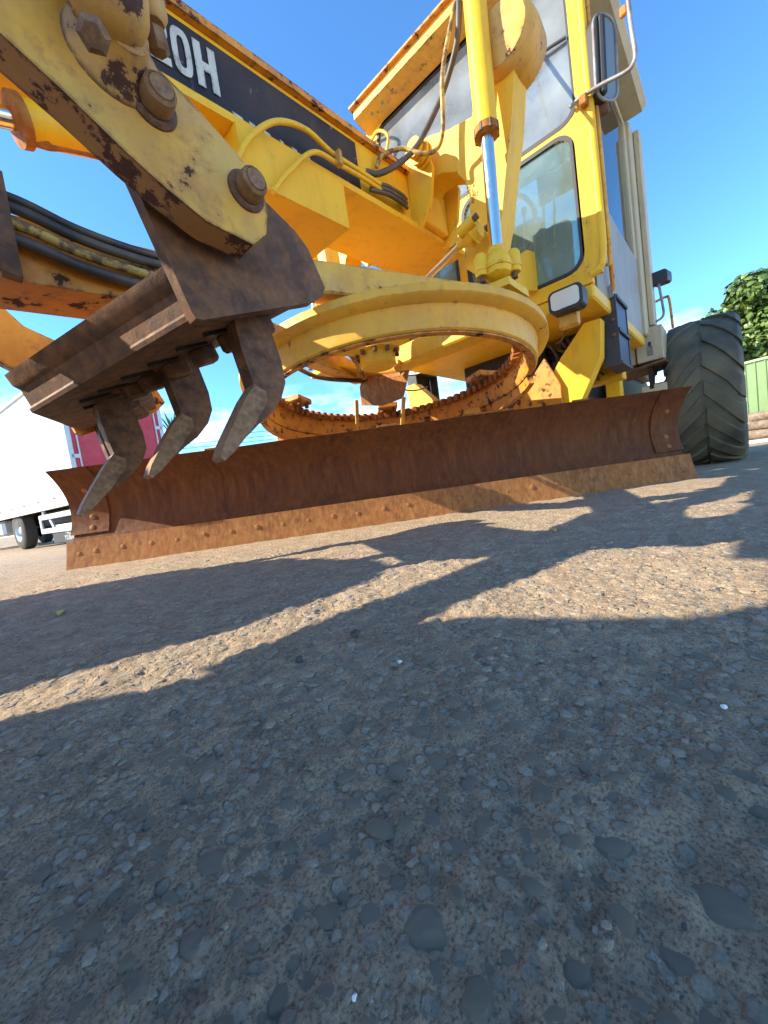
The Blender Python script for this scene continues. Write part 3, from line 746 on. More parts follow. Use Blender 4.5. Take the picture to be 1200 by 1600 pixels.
# --- scarifier
SC = plate('scarifier_end_plate', [(1.312, 0.580, 0.824), (1.241, 0.580, 0.590), (1.235, 0.580, 0.581), (1.222, 0.580, 0.581), (0.948, 0.580, 0.680), (0.920, 0.580, 0.699), (0.905, 0.580, 0.724), (0.942, 0.580, 0.804), (0.971, 0.580, 0.831), (1.020, 0.580, 0.856), (1.149, 0.580, 0.921), (1.270, 0.580, 0.853)], (0, -.028, 0), 'steel_dark', G, .004)
plate('scarifier_end_plate', [mirror_y(p) for p in ((1.312, 0.580, 0.824), (1.241, 0.580, 0.590), (1.222, 0.580, 0.581), (0.948, 0.580, 0.680), (0.905, 0.580, 0.724), (0.942, 0.580, 0.804), (1.020, 0.580, 0.856), (1.149, 0.580, 0.921))], (0, .028, 0), 'orange_rusty', G, .004)
# V block: lofted section, pitched nose-down
NB = (1.219, 0.550, 0.596); AP = (1.415, 0.000, 0.532); AT = (1.445, 0.000, 0.627); NTp = (1.249, 0.550, 0.687); RB = (0.899, 0.550, 0.713)
def sec(f, sgn):
    y = sgn * .55 * (1 - f)
    lb = V(NB).lerp(V(AP), f); lt = V(NTp).lerp(V(AT), f); rb_ = V(NB).lerp(V(AP), f) + (V(RB) - V(NB)) * .86
    rt = lt + (V(RB) - V(NB)) * .80
    up = (lt - lb); up.normalize(); fw = V(1, 0, -.38).normalized()
    pts = [lb, lb + fw * .005 + up * .003, lb + fw * .006 + up * .012, lb + up * .018, lt - up * .040, lt - up * .028 + fw * .010, lt + fw * .013, lt - fw * .010, rt, rb_]
    return [V(p.x, y, p.z) for p in pts]
bm = bmesh.new(); prev = None
secs = [sec(f, 1) for f in (0, .5, 1.0)] + [sec(f, -1) for f in (.5, 0)]
for s_ in secs:
    cur = [bm.verts.new(p) for p in s_]
    if prev:
        for i in range(len(cur)):
            j = (i + 1) % len(cur); bm.faces.new((prev[i], prev[j], cur[j], cur[i]))
    else: bm.faces.new(cur[::-1])
    prev = cur
bm.faces.new(prev)
blk = link('scarifier_block', bm, 'steel_dark', G, bev=.003)
# shanks and teeth; the near one is drawn once, then copied along the V
sh = [(1.113, 0.500, 0.639), (1.108, 0.500, 0.580), (1.096, 0.500, 0.519), (1.090, 0.500, 0.489), (1.093, 0.500, 0.466), (1.105, 0.500, 0.440), (1.135, 0.500, 0.394), (1.128, 0.500, 0.380), (1.096, 0.500, 0.406), (1.058, 0.500, 0.433), (1.023, 0.500, 0.471), (1.005, 0.500, 0.509), (1.007, 0.500, 0.559), (1.019, 0.500, 0.610), (1.032, 0.500, 0.669)]
th = [(1.095, 0.510, 0.495), (1.122, 0.510, 0.462), (1.158, 0.510, 0.408), (1.188, 0.510, 0.362), (1.200, 0.510, 0.336), (1.192, 0.510, 0.328), (1.166, 0.510, 0.347), (1.115, 0.510, 0.398), (1.069, 0.510, 0.457), (1.069, 0.510, 0.480)]
tip3 = V((1.186, 0.500, 0.331))
shank_me = tooth_me = None
def slot_off(f, sgn):
    b0 = V(NB).lerp(V(AP), f); return V(b0.x - NB[0], sgn * (.5 - .5 * f) - .5, b0.z - NB[2])
tips = [(V(0, 0, 0)), V((1.235, 0.200, 0.333)) - tip3, V((1.350, -0.030, 0.263)) - tip3, V(.07, -1.0, -.02)]
for k, off in enumerate(tips):
    if k == 0:
        bm = bmesh.new(); a_prism(bm, sh, (0, -.042, 0)); so = link('shank', bm, 'steel_dark', blk, bev=.006, seg=2)
        bm = bmesh.new(); a_prism(bm, th, (0, -.044, 0)); to = link('tooth', bm, 'steel_tooth', blk, bev=.008, seg=2)
        shank_me, tooth_me = so.data, to.data
    else:
        so = bpy.data.objects.new('shank', shank_me); to = bpy.data.objects.new('tooth', tooth_me)
        for o in (so, to):
            COL.objects.link(o); o.parent = blk; o.location = off
for f, sgn in ((.06, 1), (.22, 1), (.40, 1), (.58, 1), (.76, 1), (.9, 1), (.76, -1), (.5, -1), (.22, -1)):
    o = slot_off(f, sgn); c0 = V(NB) + V(o.x, o.y + .5 - .5 + .0, o.z); c0.y = sgn * (.5 - .5 * f)
    a = c0 + (V(RB) - V(NB)) * .62
    box('shank_wedge', a + V(0, 0, -.018), (.06, .045, .045), 'steel_dark', blk, Matrix.Rotation(.38, 3, 'Y'), .008)
    box('shank_slot', c0 + (V(RB) - V(NB)) * .34 + V(0, -.03 * sgn, -.001), (.08, .010, .012), 'grease', blk, Matrix.Rotation(.38, 3, 'Y'), .001)
# link arms with pins
armp = [(1.496, 0.660, 0.878), (1.455, 0.660, 0.843), (1.399, 0.660, 0.810), (1.337, 0.660, 0.768), (1.285, 0.660, 0.738), (1.226, 0.660, 0.711), (1.143, 0.660, 0.702), (1.111, 0.660, 0.732), (1.101, 0.660, 0.772), (1.101, 0.660, 0.804), (1.114, 0.660, 0.831), (1.144, 0.660, 0.857), (1.189, 0.660, 0.884), (1.229, 0.660, 0.908), (1.272, 0.660, 0.927), (1.304, 0.660, 0.942), (1.355, 0.660, 1.004), (1.420, 0.660, 0.994)]
AL = plate('scarifier_arm', armp, (0, -.055, 0), 'yellow_worn', G, .005, 2, 'arm_edge')
AR = plate('scarifier_arm', [(p[0] + .02, -p[1], p[2] + .05) for p in armp], (0, .055, 0), 'yellow_worn', G, .005, 2, 'arm_edge')
for arm, sg, dx, dz_ in ((AL, 1, 0, 0), (AR, -1, .02, .05)):
    for pc, r in (((1.283, 0.660, 0.859), .030), ((1.141, 0.660, 0.795), .031)):
        p0 = (pc[0] + dx, sg * .660, pc[2] + dz_)
        lathe('pin_washer', [(0, 0), (r * 1.12, 0), (r * 1.12, .004), (r, .008), (0, .008)], p0, (0, sg, 0), 'bolt_steel', arm, 28)
        lathe('pin_nut', [(0, .0085), (r * .80, .0085), (r * .84, .014), (r * .76, .034), (r * .62, .038), (r * .58, .036), (r * .54, .039), (0, .040)], p0, (0, sg, 0), 'steel_tooth', arm, 24)
# ball joint clamp on the near arm, with the lower end of its cylinder going up
bj = V((1.346, 0.715, 0.930)); up_ = V(.10, .05, .99).normalized()
J = lathe('ball_joint', [(0, -.058), (.018, -.056), (.034, -.048), (.046, -.030), (.051, -.005), (.052, .02), (.055, .022), (.055, .034), (.050, .036), (.046, .07), (.040, .12), (.040, .30), (0, .30)], bj, up_, 'joint_paint', AL, 32)
q = V((1.278, 0.690, 0.991))
lathe('joint_ear', [(0, -.034), (.014, -.034), (.022, -.022), (.024, .03), (.020, .06), (0, .06)], q, up_, 'joint_paint', AL, 20)
lathe('joint_bolt', [(0, -.026), (.010, -.026), (.0155, -.020), (.0155, 0), (0, .002)], V((1.275, 0.690, 0.944)), up_, 'steel_tooth', AL, 6, ang=20)
lathe('joint_bolt', [(0, .024), (.012, .024), (.018, .018), (.018, 0.0), (0, 0.0)], V((1.378, 0.742, 0.827)), (.25, .60, -.75), 'steel_tooth', AL, 6, ang=20)
lathe('joint_base', [(0, 0), (.062, 0), (.056, .010), (.040, .022), (.030, .05), (0, .052)], (1.327, 0.660, 0.898), (0, 1, 0), 'joint_paint', AL, 28)
# scarifier cylinder under the beam
c0, c1 = V((1.327, 0.020, 1.260)), V((1.087, 0.020, 1.327)); d = (c1 - c0).normalized()
SCY = cyl('scarifier_cylinder', c0, c0 + d * .52, .047, 'yellow_frame', G, seg=32)
lathe('cylinder_gland', [(.048, 0), (.056, .002), (.056, -.018), (.034, -.024), (0, -.024)], c0, d, 'rust_orange', SCY, 32)
cyl('cylinder_rod', c0 - d * .5, c0 - d * .02, .023, 'chrome', SCY, seg=28)
tube('cylinder_pipe', [(1.314, 0.020, 1.219), (1.285, 0.020, 1.221), (1.250, 0.020, 1.236), (1.191, 0.020, 1.252), (1.146, 0.020, 1.254), (1.102, 0.020, 1.235)], .008, 'rust_orange', SCY)
box('cylinder_port', (1.302, 0.020, 1.231), (.05, .03, .025), 'rust_orange', SCY, bev=.006)

# --- front end (bolster, axle and wheels stand just outside the frame)
plate('shadow_shaped_bolster', [(2.30, .15, 1.62), (2.80, .15, 1.56), (2.95, .15, 1.40), (2.95, .15, .62), (2.46, .15, .58), (2.44, .15, .70), (2.40, .15, .86), (2.35, .15, .96), (2.38, .15, 1.05), (2.50, .15, 1.18), (2.60, .15, 1.30), (2.60, .15, 1.38), (2.34, .15, 1.39)], (0, -.30, 0), 'yellow_frame', G, .02, 2)  # unseen plate; rear outline shaped to cast the foreground shadow
FAX = 2.62
box('front_axle', (FAX, 0, .62), (.22, 1.55, .20), 'yellow_worn', G, bev=.02)

def tyre_mesh(Rr, W, name):
    bm = bmesh.new()
    hw = W / 2
    prof_ = [(.30, -hw * .62), (.33, -hw * .80), (.42, -hw * .98), (.50, -hw * 1.0), (Rr - .09, -hw * .97), (Rr - .050, -hw * .90), (Rr - .032, -hw * .78), (Rr - .024, -hw * .4), (Rr - .022, 0)]
    prof_ = prof_ + [(r, -h) for r, h in prof_[-2::-1]]
    a_lathe(bm, prof_, (0, 0, 0), (0, 1, 0), 96)
    # staggered directional lugs, worn round
    N = 17
    for i in range(N):
        for s in (-1, 1):
            a0 = 2 * math.pi * (i + (.5 if s > 0 else 0)) / N
            pts = []
            cl = [(.035, -.30), (.30, -.14), (.62, .08), (.90, .30), (1.0, .36)]; hwid = [.125, .125, .135, .165, .175]
            rt = [Rr, Rr, Rr - .003, Rr - .020, Rr - .060]
            top, bot = [], []
            for (u, da), w, rr in zip(cl, hwid, rt):
                y = -s * u * hw * (1.01 if u > .95 else 1)
                for side in (-1, 1):
                    a = a0 + (da + side * w) * .70
                    a2 = a0 + (da + side * (w + .05)) * .70
                    top.append((rr, a, y)); bot.append((rr - .055, a2, y))
            def P3(q): return V(-q[0] * math.cos(q[1]), q[2], q[0] * math.sin(q[1]))
            tv = [bm.verts.new(P3(q)) for q in top]; bv = [bm.verts.new(P3(q)) for q in bot]
            for k in range(4):
                A0, A1, B1, B0 = 2 * k, 2 * k + 1, 2 * k + 3, 2 * k + 2
                bm.faces.new((tv[A0], tv[A1], tv[B1], tv[B0]))
                bm.faces.new((tv[A0], tv[B0], bv[B0], bv[A0])); bm.faces.new((tv[A1], bv[A1], bv[B1], tv[B1]))
            bm.faces.new((tv[0], bv[0], bv[1], tv[1])); bm.faces.new((tv[8], tv[9], bv[9], bv[8]))
    jr = random.Random(3)
    for v in bm.verts:
        if math.hypot(v.co.x, v.co.z) > Rr - .03: v.co += V(jr.uniform(-.006, .006), jr.uniform(-.007, .007), jr.uniform(-.006, .006))
    return bm
tyre_me = rim_me = None
def wheel(x, y, rz=0.0, lean=0.0):
    global tyre_me, rim_me
    if tyre_me is None:
        o = link('wheel', tyre_mesh(.655, .50, 'wheel'), 'rubber', G, ang=50); tyre_me = o.data
        r = lathe('rim', [(.10, .10), (.13, .12), (.13, .05), (.24, .04), (.29, .10), (.32, .18), (.325, .20), (.305, .20), (.28, .12), (.28, -.18), (.325, -.20), (.30, -.20), (.10, -.10)], (0, 0, 0), (0, 1, 0), 'yellow_worn', o, 36); rim_me = r.data
    else:
        o = bpy.data.objects.new('wheel', tyre_me); COL.objects.link(o); o.parent = G
        r = bpy.data.objects.new('rim', rim_me); COL.objects.link(r); r.parent = o
    o.location = (x, y, .650); o.rotation_euler = (lean, random.uniform(0, .3), rz)
    return o
WY = 1.115
wheel(-3.18, WY); wheel(-3.18, -1.02); wheel(-4.70, WY); wheel(-4.70, -1.02)
wheel(FAX, .98); wheel(FAX, -.98)
# --- cab
CX, YL, YR, CZ0, CZ1 = -.85, .79, -.53, 1.12, 2.86
bm = bmesh.new()
a_box(bm, (-1.62, .13, 1.10), (1.56, 1.30, .08))
cab = link('cab', bm, 'yellow', G, bev=.01)
def rr_pts(y0, y1, z0, z1, r, n=6):
    out = []
    for cy, cz, a0 in ((y1 - r, z1 - r, 0), (y0 + r, z1 - r, 90), (y0 + r, z0 + r, 180), (y1 - r, z0 + r, 270)):
        for k in range(n + 1):
            a = math.radians(a0 + 90 * k / n); out.append((cy + r * math.cos(a), cz + r * math.sin(a)))
    return out
def window(name, y0, y1, z0, z1, x, mat, parent, r=.07, frame=None, fw=.022):
    P_ = rr_pts(y0, y1, z0, z1, r); bm = bmesh.new()
    a_prism(bm, [(x, p[0], p[1]) for p in P_], (-.006, 0, 0)); w = link(name, bm, mat, parent)
    Q_ = rr_pts(y0 - fw, y1 + fw, z0 - fw, z1 + fw, r + fw); n = len(P_); bm = bmesh.new()
    rings = [[bm.verts.new((xx, p[0], p[1])) for p in R_] for R_, xx in ((P_, x + .012), (Q_, x + .012), (Q_, x - .012), (P_, x - .012))]
    for a in range(4):
        A, B = rings[a], rings[(a + 1) % 4]
        for i in range(n): bm.faces.new((A[i], A[(i + 1) % n], B[(i + 1) % n], B[i]))
    link('window_seal', bm, 'seal', parent, bev=.003)
    return w
# front wall pieces round the panes
window('windshield', -.49, .768, 1.97, 2.755, CX + .012, 'glass', cab, .075)
window('lower_pane', .10, .735, 1.235, 1.905, CX + .012, 'glass_teal', cab, .075)
window('lower_pane', -.49, .00, 1.235, 1.905, CX + .012, 'glass_teal', cab, .075)
bm = bmesh.new()
yl = [-.55, -.50, .77, .815]
a_box(bm, (CX, -.545, 1.985), (.05, .09, 1.62)); a_box(bm, (CX, .802, 1.985), (.05, .046, 1.62)); a_box(bm, (CX + .001, .13, 2.785), (.046, 1.3, .05))
a_box(bm, (CX, .14, 1.18), (.048, 1.28, .088)); a_box(bm, (CX, .14, 1.9375), (.044, 1.28, .058)); a_box(bm, (CX - .002, .05, 1.57), (.044, .078, .67))
# corner fillets of the openings
for y0, z0, sy, sz in ((.768, 1.97, -1, 1), (-.49, 1.97, 1, 1), (.735, 1.235, -1, 1), (.735, 1.905, -1, -1), (.10, 1.235, 1, 1), (.10, 1.905, 1, -1)):
    r = .075; pts = [(CX + .021, y0 + sy * -.03, z0 + sz * -.03)]
    pts += [(CX + .021, y0 + sy * r, z0 - sz * .03)]
    for k in range(6):
        a = math.radians(90 * k / 5); pts.append((CX + .021, y0 + sy * (r - r * math.sin(a)), z0 + sz * (r - r * math.cos(a))))
    pts += [(CX + .021, y0 - sy * .03, z0 + sz * r)]
    a_prism(bm, pts, (-.03, 0, 0))
a_box(bm, (CX + .001, .768, 1.57), (.046, .04, .70))
link('front_wall', bm, 'yellow', cab, bev=0)
tube('corner_rail', [(CX + .005, .838, 2.80), (CX + .01, .838, 2.2), (CX + .01, .838, 1.45), (CX + .01, .834, 1.26), (CX + .012, .815, 1.195), (CX + .014, .77, 1.175)], .021, 'yellow', cab, 14, n=6)
tube('corner_rail_inner', [(CX - .02, .862, 2.80), (CX - .02, .862, 2.2), (CX - .02, .862, 1.3), (CX - .02, .845, 1.2)], .010, 'yellow_worn', cab, 10)
# roof with overhanging fascia
box('roof', (-1.58, .17, 2.862), (1.72, 1.50, .095), 'beige', cab, bev=.03)
plate('roof_visor', [(-.690, -.575, 2.815), (-.845, -.575, 2.772), (-.845, -.575, 2.83), (-.690, -.575, 2.880)], (0, 1.50, 0), 'yellow_worn', cab, .006)
box('roof_lip', (-.688, .17, 2.886), (.05, 1.53, .020), 'orange_rusty', cab, bev=.004)
box('headliner', (-1.62, .13, 2.797), (1.5, 1.26, .024), 'headliner_grey', cab)
box('rear_dark_box', (-2.36, .40, 2.66), (.05, .62, .24), 'black_plastic', cab)  # dark box added for the dark upper rear of the cab interior
for y in (-.55, -.45, -.36): 
    cyl('fascia_rivet', (-.74, y + .1, 2.797), (-.74, y + .1, 2.790), .008, 'grey_metal', cab, seg=10)
# rear corner posts and rear wall with its window
for y0 in (.755, -.50):
    box('rear_post', (-2.54, y0, 1.98), (.28, .09, 1.66), 'beige', cab, bev=.010)
box('left_rear_outer_panel', (-2.62, .822, 2.02), (.16, .04, 1.55), 'beige', cab, bev=.006)
box('rear_wall', (-2.60, .13, 1.42), (.06, 1.18, .55), 'beige', cab)
bm = bmesh.new(); a_box(bm, (-2.60, .13, 2.22), (.008, 1.16, 1.04)); link('rear_window', bm, 'clear_glass', cab)
# left door: frame, lower panel, glass, grab rail
dr = plate('door', [(-.95, .775, 1.14), (-2.38, .775, 1.14), (-2.38, .775, 1.74), (-.95, .775, 1.74)], (0, -.04, 0), 'door_shade_beige', cab, .006)
for x0, x1, z0, z1 in ((-.90, -.96, 1.74, 2.79), (-2.34, -2.40, 1.74, 2.79), (-.90, -2.40, 2.77, 2.79)):
    box('door_frame', ((x0 + x1) / 2, .757, (z0 + z1) / 2), (abs(x0 - x1), .036, z1 - z0 - .004), 'beige', cab)
bm = bmesh.new(); a_box(bm, (-1.65, .757, 2.255), (1.37, .006, 1.02)); link('door_glass', bm, 'clear_glass', cab)
bm = bmesh.new(); a_box(bm, (-1.65, -.50, 2.0), (1.37, .006, 1.55)); link('right_door_glass', bm, 'clear_glass', cab)
tube('grab_rail', [(-1.450, 0.663, 1.969), (-1.550, 0.696, 2.019), (-1.750, 0.730, 2.085), (-1.950, 0.729, 2.141), (-2.300, 0.729, 2.244)], .017, 'beige', cab, 10)
tube('door_strut', [(-1.02, .80, 1.80), (-1.10, .815, 1.62), (-1.16, .81, 1.40), (-1.22, .80, 1.18)], [.018] * 10 + [.013] * 20, 'orange_rusty', cab, 10)
# wiper, inside: seat, steering column, levers
tube('wiper', [(CX + .03, .60, 2.36), (CX + .035, .68, 2.352), (CX + .03, .765, 2.34)], .008, 'seal', cab, 8)
bm = bmesh.new(); a_box(bm, (-1.85, .15, 1.50), (.48, .50, .14)); a_box(bm, (-2.10, .15, 1.86), (.13, .48, .66), Matrix.Rotation(-.12, 3, 'Y'))
seat = link('operator_seat', bm, 'seat_vinyl', cab, bev=.05, seg=3)
box('seat_base', (-1.85, .15, 1.28), (.36, .36, .28), 'black_plastic', cab)
bm = bmesh.new(); a_box(bm, (-1.17, .14, 1.42), (.16, .30, .56), Matrix.Rotation(.25, 3, 'Y')); a_box(bm, (-1.27, .14, 1.78), (.20, .56, .12), Matrix.Rotation(.4, 3, 'Y'))
link('steering_console', bm, 'black_plastic', cab, bev=.02)
wh = [( -1.38 + .19 * math.cos(a) * .35, .14 + .21 * math.sin(a), 1.94 + .19 * math.cos(a)) for a in [i * math.pi / 8 for i in range(17)]]
tube('steering_wheel', wh, .014, 'black_plastic', cab, 8, n=3)
for i in range(9):
    y = .06 + i * .062 if i > 3 else -.20 + i * .05
    zt = 1.86 + .05 * math.sin(i * 1.9)
    lv = tube('control_lever', [(-1.02, y, 1.15), (-1.04, y, 1.5), (-1.09, y + .01, zt - .05)], .0065, 'yellow_worn', cab, 8)
    lathe('lever_knob', [(0, -.03), (.010, -.03), (.017, -.005), (.017, .012), (0, .024)], (-1.09, y + .01, zt - .03), (-.1, 0, 1), 'black_plastic', cab, 12)
# mirror on its bent arm
mr_ = tube('mirror_arm', [(-0.800, 0.757, 2.001), (-0.800, 0.812, 2.009), (-0.800, 0.903, 2.000), (-0.800, 1.003, 1.980), (-0.800, 1.035, 1.994), (-0.800, 1.044, 2.037), (-0.800, 1.037, 2.151), (-0.800, 1.033, 2.290), (-0.800, 1.026, 2.456)], .0095, 'grey_metal', cab, 12)
mc = V((-0.870, 0.915, 2.153)); mfw = V(.52, .85, -.06).normalized(); mup = V(0.03, 0.05, 1).normalized(); msd = mup.cross(mfw).normalized()
bm = bmesh.new()
a_prism(bm, [mc + msd * p[0] + mup * p[1] for p in rr_pts(-.072, .072, -.19, .19, .06)], -mfw * .045)
mh = link('mirror_housing', bm, 'black_plastic', cab, bev=.012, seg=2)
bm = bmesh.new(); a_prism(bm, [mc + mfw * .0015 + msd * p[0] + mup * p[1] for p in rr_pts(-.060, .060, -.178, .178, .05)], mfw * .002); link('mirror_glass', bm, 'mirror_back', cab)
box('mirror_spine', mc + mfw * .012 - msd * .028, (.03, .03, .34), 'black_plastic', cab, Matrix((mfw, msd, mup)).transposed(), .008)
bm = bmesh.new(); a_tube(bm, [mc + mfw * .004 + msd * p[0] + mup * p[1] for p in rr_pts(-.068, .068, -.186, .186, .058) + rr_pts(-.068, .068, -.186, .186, .058)[:1]], .007, 8, False); link('mirror_rim', bm, 'grey_metal', cab)
box('mirror_clamp', (-0.800, 0.822, 1.984), (.04, .035, .05), 'rust_orange', cab)
box('mirror_bracket', mc - mfw * .06 + mup * .14, (.03, .03, .12), 'black_plastic', cab)
box('mirror_bracket', mc - mfw * .02 - mup * .20, (.03, .05, .06), 'steel_dark', cab)
box('marker_lamp', (-0.830, 1.010, 2.257), (.02, .03, .045), 'amber', cab)
tube('mirror_stay', [(-0.820, -0.564, 2.714), (-0.780, -0.450, 2.703), (-0.780, -0.368, 2.618), (-0.800, -0.413, 2.539)], .010, 'yellow', cab)

# --- below the cab: work lamps, bracket, ladder, boxes (left; the right side mirrors the ladder)
def side_kit(s):
    y = lambda v: s * v
    c = V(-.70, y(.672), 1.062)
    L = plate('work_lamp', [(c.x, c.y + p[0], c.z + p[1]) for p in rr_pts(-.085, .085, -.058, .058, .03)], (-.09, 0, 0), 'black_plastic', G, .008, 2)
    plate('lamp_lens', [(c.x + .002, c.y + p[0], c.z + p[1]) for p in rr_pts(-.070, .070, -.045, .045, .022)], (.006, 0, 0), 'lamp_lens', L, .002)
    box('lamp_bracket', (-.80, y(.655), .985), (.05, .10, .09), 'yellow_worn', L)
    tube('lamp_wire', [(-.80, y(.67), 1.04), (-.86, y(.62), .96), (-.95, y(.56), .93), (-1.06, y(.5), .95)], .006, 'hose', L)
    st_ = plate('step_bracket', [(-1.20, y(.60), 1.215), (-1.20, y(.67), 1.19), (-1.20, y(.735), 1.195), (-1.20, y(.80), 1.225), (-1.20, y(.80), 1.15), (-1.20, y(.70), 1.125), (-1.20, y(.60), 1.12)], (-.012, 0, 0), 'grey_metal', G, .002)
    for yy, zz in ((.635, 1.175), (.70, 1.158), (.765, 1.185)):
        lathe('rivet', [(.014, 0), (.012, .006), (.006, .009), (0, .009)], (-1.199, y(yy), zz), (1, 0, 0), 'rust_orange', st_, 12)
    ld = plate('step_strap', [(-1.23, y(.715), .755), (-1.23, y(.805), .755), (-1.215, y(.808), 1.165), (-1.215, y(.712), 1.165)], (-.014, 0, 0), 'flap_rubber', G, .003)
    plate('step_strap', [(-1.54, y(.715), .755), (-1.54, y(.805), .755), (-1.54, y(.805), 1.165), (-1.54, y(.715), 1.165)], (-.014, 0, 0), 'flap_rubber', G, .003)
    plate('step_side', [(-1.248, y(.80), .77), (-1.53, y(.80), .77), (-1.53, y(.80), 1.15), (-1.248, y(.80), 1.15)], (0, -s * .012, 0), 'navy', ld, .002)
    for z in (.765, .96, 1.155):
        box('step_tread', (-1.385, y(.765), z), (.31, .10, .022), 'flap_rubber', ld, bev=.003)
    for zz in (.93, 1.02):
        lathe('rivet', [(.012, 0), (.010, .005), (0, .008)], (-1.215, y(.785), zz), (1, 0, 0), 'bolt_steel', ld, 12)
side_kit(1); side_kit(-1)
# hitch and rear frame
bm = bmesh.new(); a_box(bm, (-2.35, 0, .95), (2.1, .60, .34)); a_box(bm, (-4.2, 0, .95), (2.2, .8, .4))
hf = link('rear_frame', bm, 'grease', G, bev=.02)
plate('hitch_beam', [(-1.100, 0.743, 1.021), (-1.100, 0.724, 0.808), (-1.100, 0.570, 0.526), (-1.100, 0.331, 0.547), (-1.100, 0.381, 0.695), (-1.100, 0.503, 0.864), (-1.100, 0.653, 1.025)], (-.10, 0, 0), 'yellow_frame', G, .006)
plate('hitch_beam', [mirror_y(p) for p in ((-1.100, 0.743, 1.021), (-1.100, 0.724, 0.808), (-1.100, 0.570, 0.526), (-1.100, 0.331, 0.547), (-1.100, 0.503, 0.864), (-1.100, 0.653, 1.025))], (-.10, 0, 0), 'yellow_frame', G, .006)
plate('hitch_web', [(-1.060, 0.169, 0.617), (-1.060, 0.416, 0.886), (-1.060, 0.496, 0.701), (-1.060, 0.495, 0.501)], (-.03, 0, 0), 'orange_rusty', G, .006)
box('hitch_cross', (-1.62, .40, .80), (.12, .70, .16), 'yellow_frame', G)
box('hitch_cross', (-1.95, .62, .66), (.10, .10, .42), 'yellow_frame', G)
for k in range(9):
    r = random.Random(k); x0 = -1.30 - r.random() * .3
    tube('chassis_hose', [(x0, .30 + .05 * k * .8, 1.08), (x0 + .06 - r.random() * .1, .36 + .04 * k, .95), (x0 - .05 + r.random() * .1, .40 + .04 * k * .7, .82), (x0 - .25, .40 + .03 * k, .72 + r.random() * .06)], .007 + .005 * r.random(), 'hose', hf)
bm = bmesh.new()
for k in range(26):
    r = random.Random(k + 40); a_box(bm, (-1.30 - r.random() * .5, .1 + r.random() * .42, .72 + r.random() * .34), (.05 + r.random() * .12, .04 + r.random() * .1, .03 + r.random() * .12), Matrix.Rotation(r.random() * 2, 3, 'X') @ Matrix.Rotation(r.random(), 3, 'Y'))
link('valve_bank', bm, 'grease', hf, bev=.004)
bb = box('battery_box', (-2.66, .795, 1.085), (.32, .19, .275), 'beige', G, bev=.006)
box('box_latch', (-2.494, .80, 1.03), (.010, .035, .07), 'grey_metal', bb, bev=.002)
box('box_latch', (-2.492, .80, 1.085), (.010, .02, .035), 'black_plastic', bb, bev=.002)
box('box_filler', (-2.66, .66, 1.075), (.28, .06, .25), 'beige', G)
plate('box_shelf', [(-2.46, .90, .935), (-2.46, .55, .90), (-2.9, .55, .90), (-2.9, .92, .935)], (0, 0, -.02), 'steel_dark', G, .003)
plate('shelf_bracket', [(-2.5, .80, .93), (-2.86, .80, .93), (-2.80, .80, .86), (-2.66, .80, .84), (-2.60, .80, .72), (-2.54, .80, .72), (-2.52, .80, .84)], (0, -.03, 0), 'grease', G, .004)
box('tandem_step', (-2.72, .80, .69), (.36, .18, .13), 'beige', G, bev=.006)
bm = bmesh.new(); a_box(bm, (-3.94, .80, .66), (2.1, .16, .30)); a_box(bm, (-3.94, -.74, .66), (2.1, .16, .30)); link('tandem_case', bm, 'yellow_worn', G, bev=.03)
box('engine_hood', (-3.9, .06, 1.52), (2.3, .95, .82), 'beige', G, bev=.05)
bm = bmesh.new(); a_box(bm, (-2.86, .66, 1.36), (.05, .22, .30)); link('radiator_tank', bm, 'grey_metal', G, bev=.01)
lm = plate('rear_lamp', [(-2.62, .885 + p[0], 1.63 + p[1]) for p in rr_pts(-.06, .06, -.05, .05, .025)], (-.10, .02, .0), 'black_plastic', G, .01, 2)
tube('lamp_stalk', [(-2.66, .78, 1.60), (-2.66, .83, 1.59), (-2.67, .88, 1.58)], .012, 'grey_metal', lm)
tube('hand_rail', [(-2.64, .88, 1.58), (-2.64, .895, 1.40), (-2.64, .895, 1.32), (-2.62, .86, 1.285), (-2.6, .80, 1.27), (-2.6, .77, 1.28)], .010, 'grey_metal', G, 10)
tube('hand_rail', [(-2.72, .84, 1.47), (-2.72, .91, 1.48), (-2.72, .935, 1.45), (-2.72, .945, 1.21)], .010, 'orange_rusty', G, 10)


# ------------------------------------------------------------------ yard surroundings
t = NT('white_panel'); t.color(t.mix(t.ramp(t.noise(1.5, 5), [(.4, 0), (.7, 1)]), (.78, .78, .77), (.70, .70, .68))); t.set('Roughness', .45)
t = NT('red_panel'); t.color(t.mix(t.ramp(t.noise(3, 7, .65), [(.4, 0), (.75, 1)]), (.40, .018, .035), (.50, .05, .07))); t.set('Roughness', .5)
t = NT('alu'); t.color(t.mix(t.noise(5, 5), (.50, .52, .53), (.40, .42, .43))); t.set('Metallic', .5); t.set('Roughness', .45)
t = NT('truck_dark'); t.color((.018, .018, .020)); t.set('Roughness', .7)
t = NT('truck_tyre'); t.color(t.mix(t.noise(5, 5), (.025, .025, .025), (.06, .058, .052))); t.set('Roughness', .85)
t = NT('green_steel'); t.color(t.mix(t.ramp(t.noise(2, 6), [(.35, 0), (.7, 1)]), (.33, .47, .20), (.38, .52, .25))); t.set('Roughness', .5)
t = NT('concrete'); t.color(t.mix(t.noise(4, 8, .65), (.62, .60, .55), (.48, .46, .41))); t.set('Roughness', .9)
t = NT('log_bark'); t.color(t.mix(t.ramp(t.noise(9, 8, .65), [(.38, 0), (.68, 1)]), (.13, .085, .055), (.30, .22, .15))); t.set('Roughness', .9); t.bump(t.noise(40, 7), .6, .02)
t = NT('leaf'); oi = t.n.new('ShaderNodeNewGeometry')
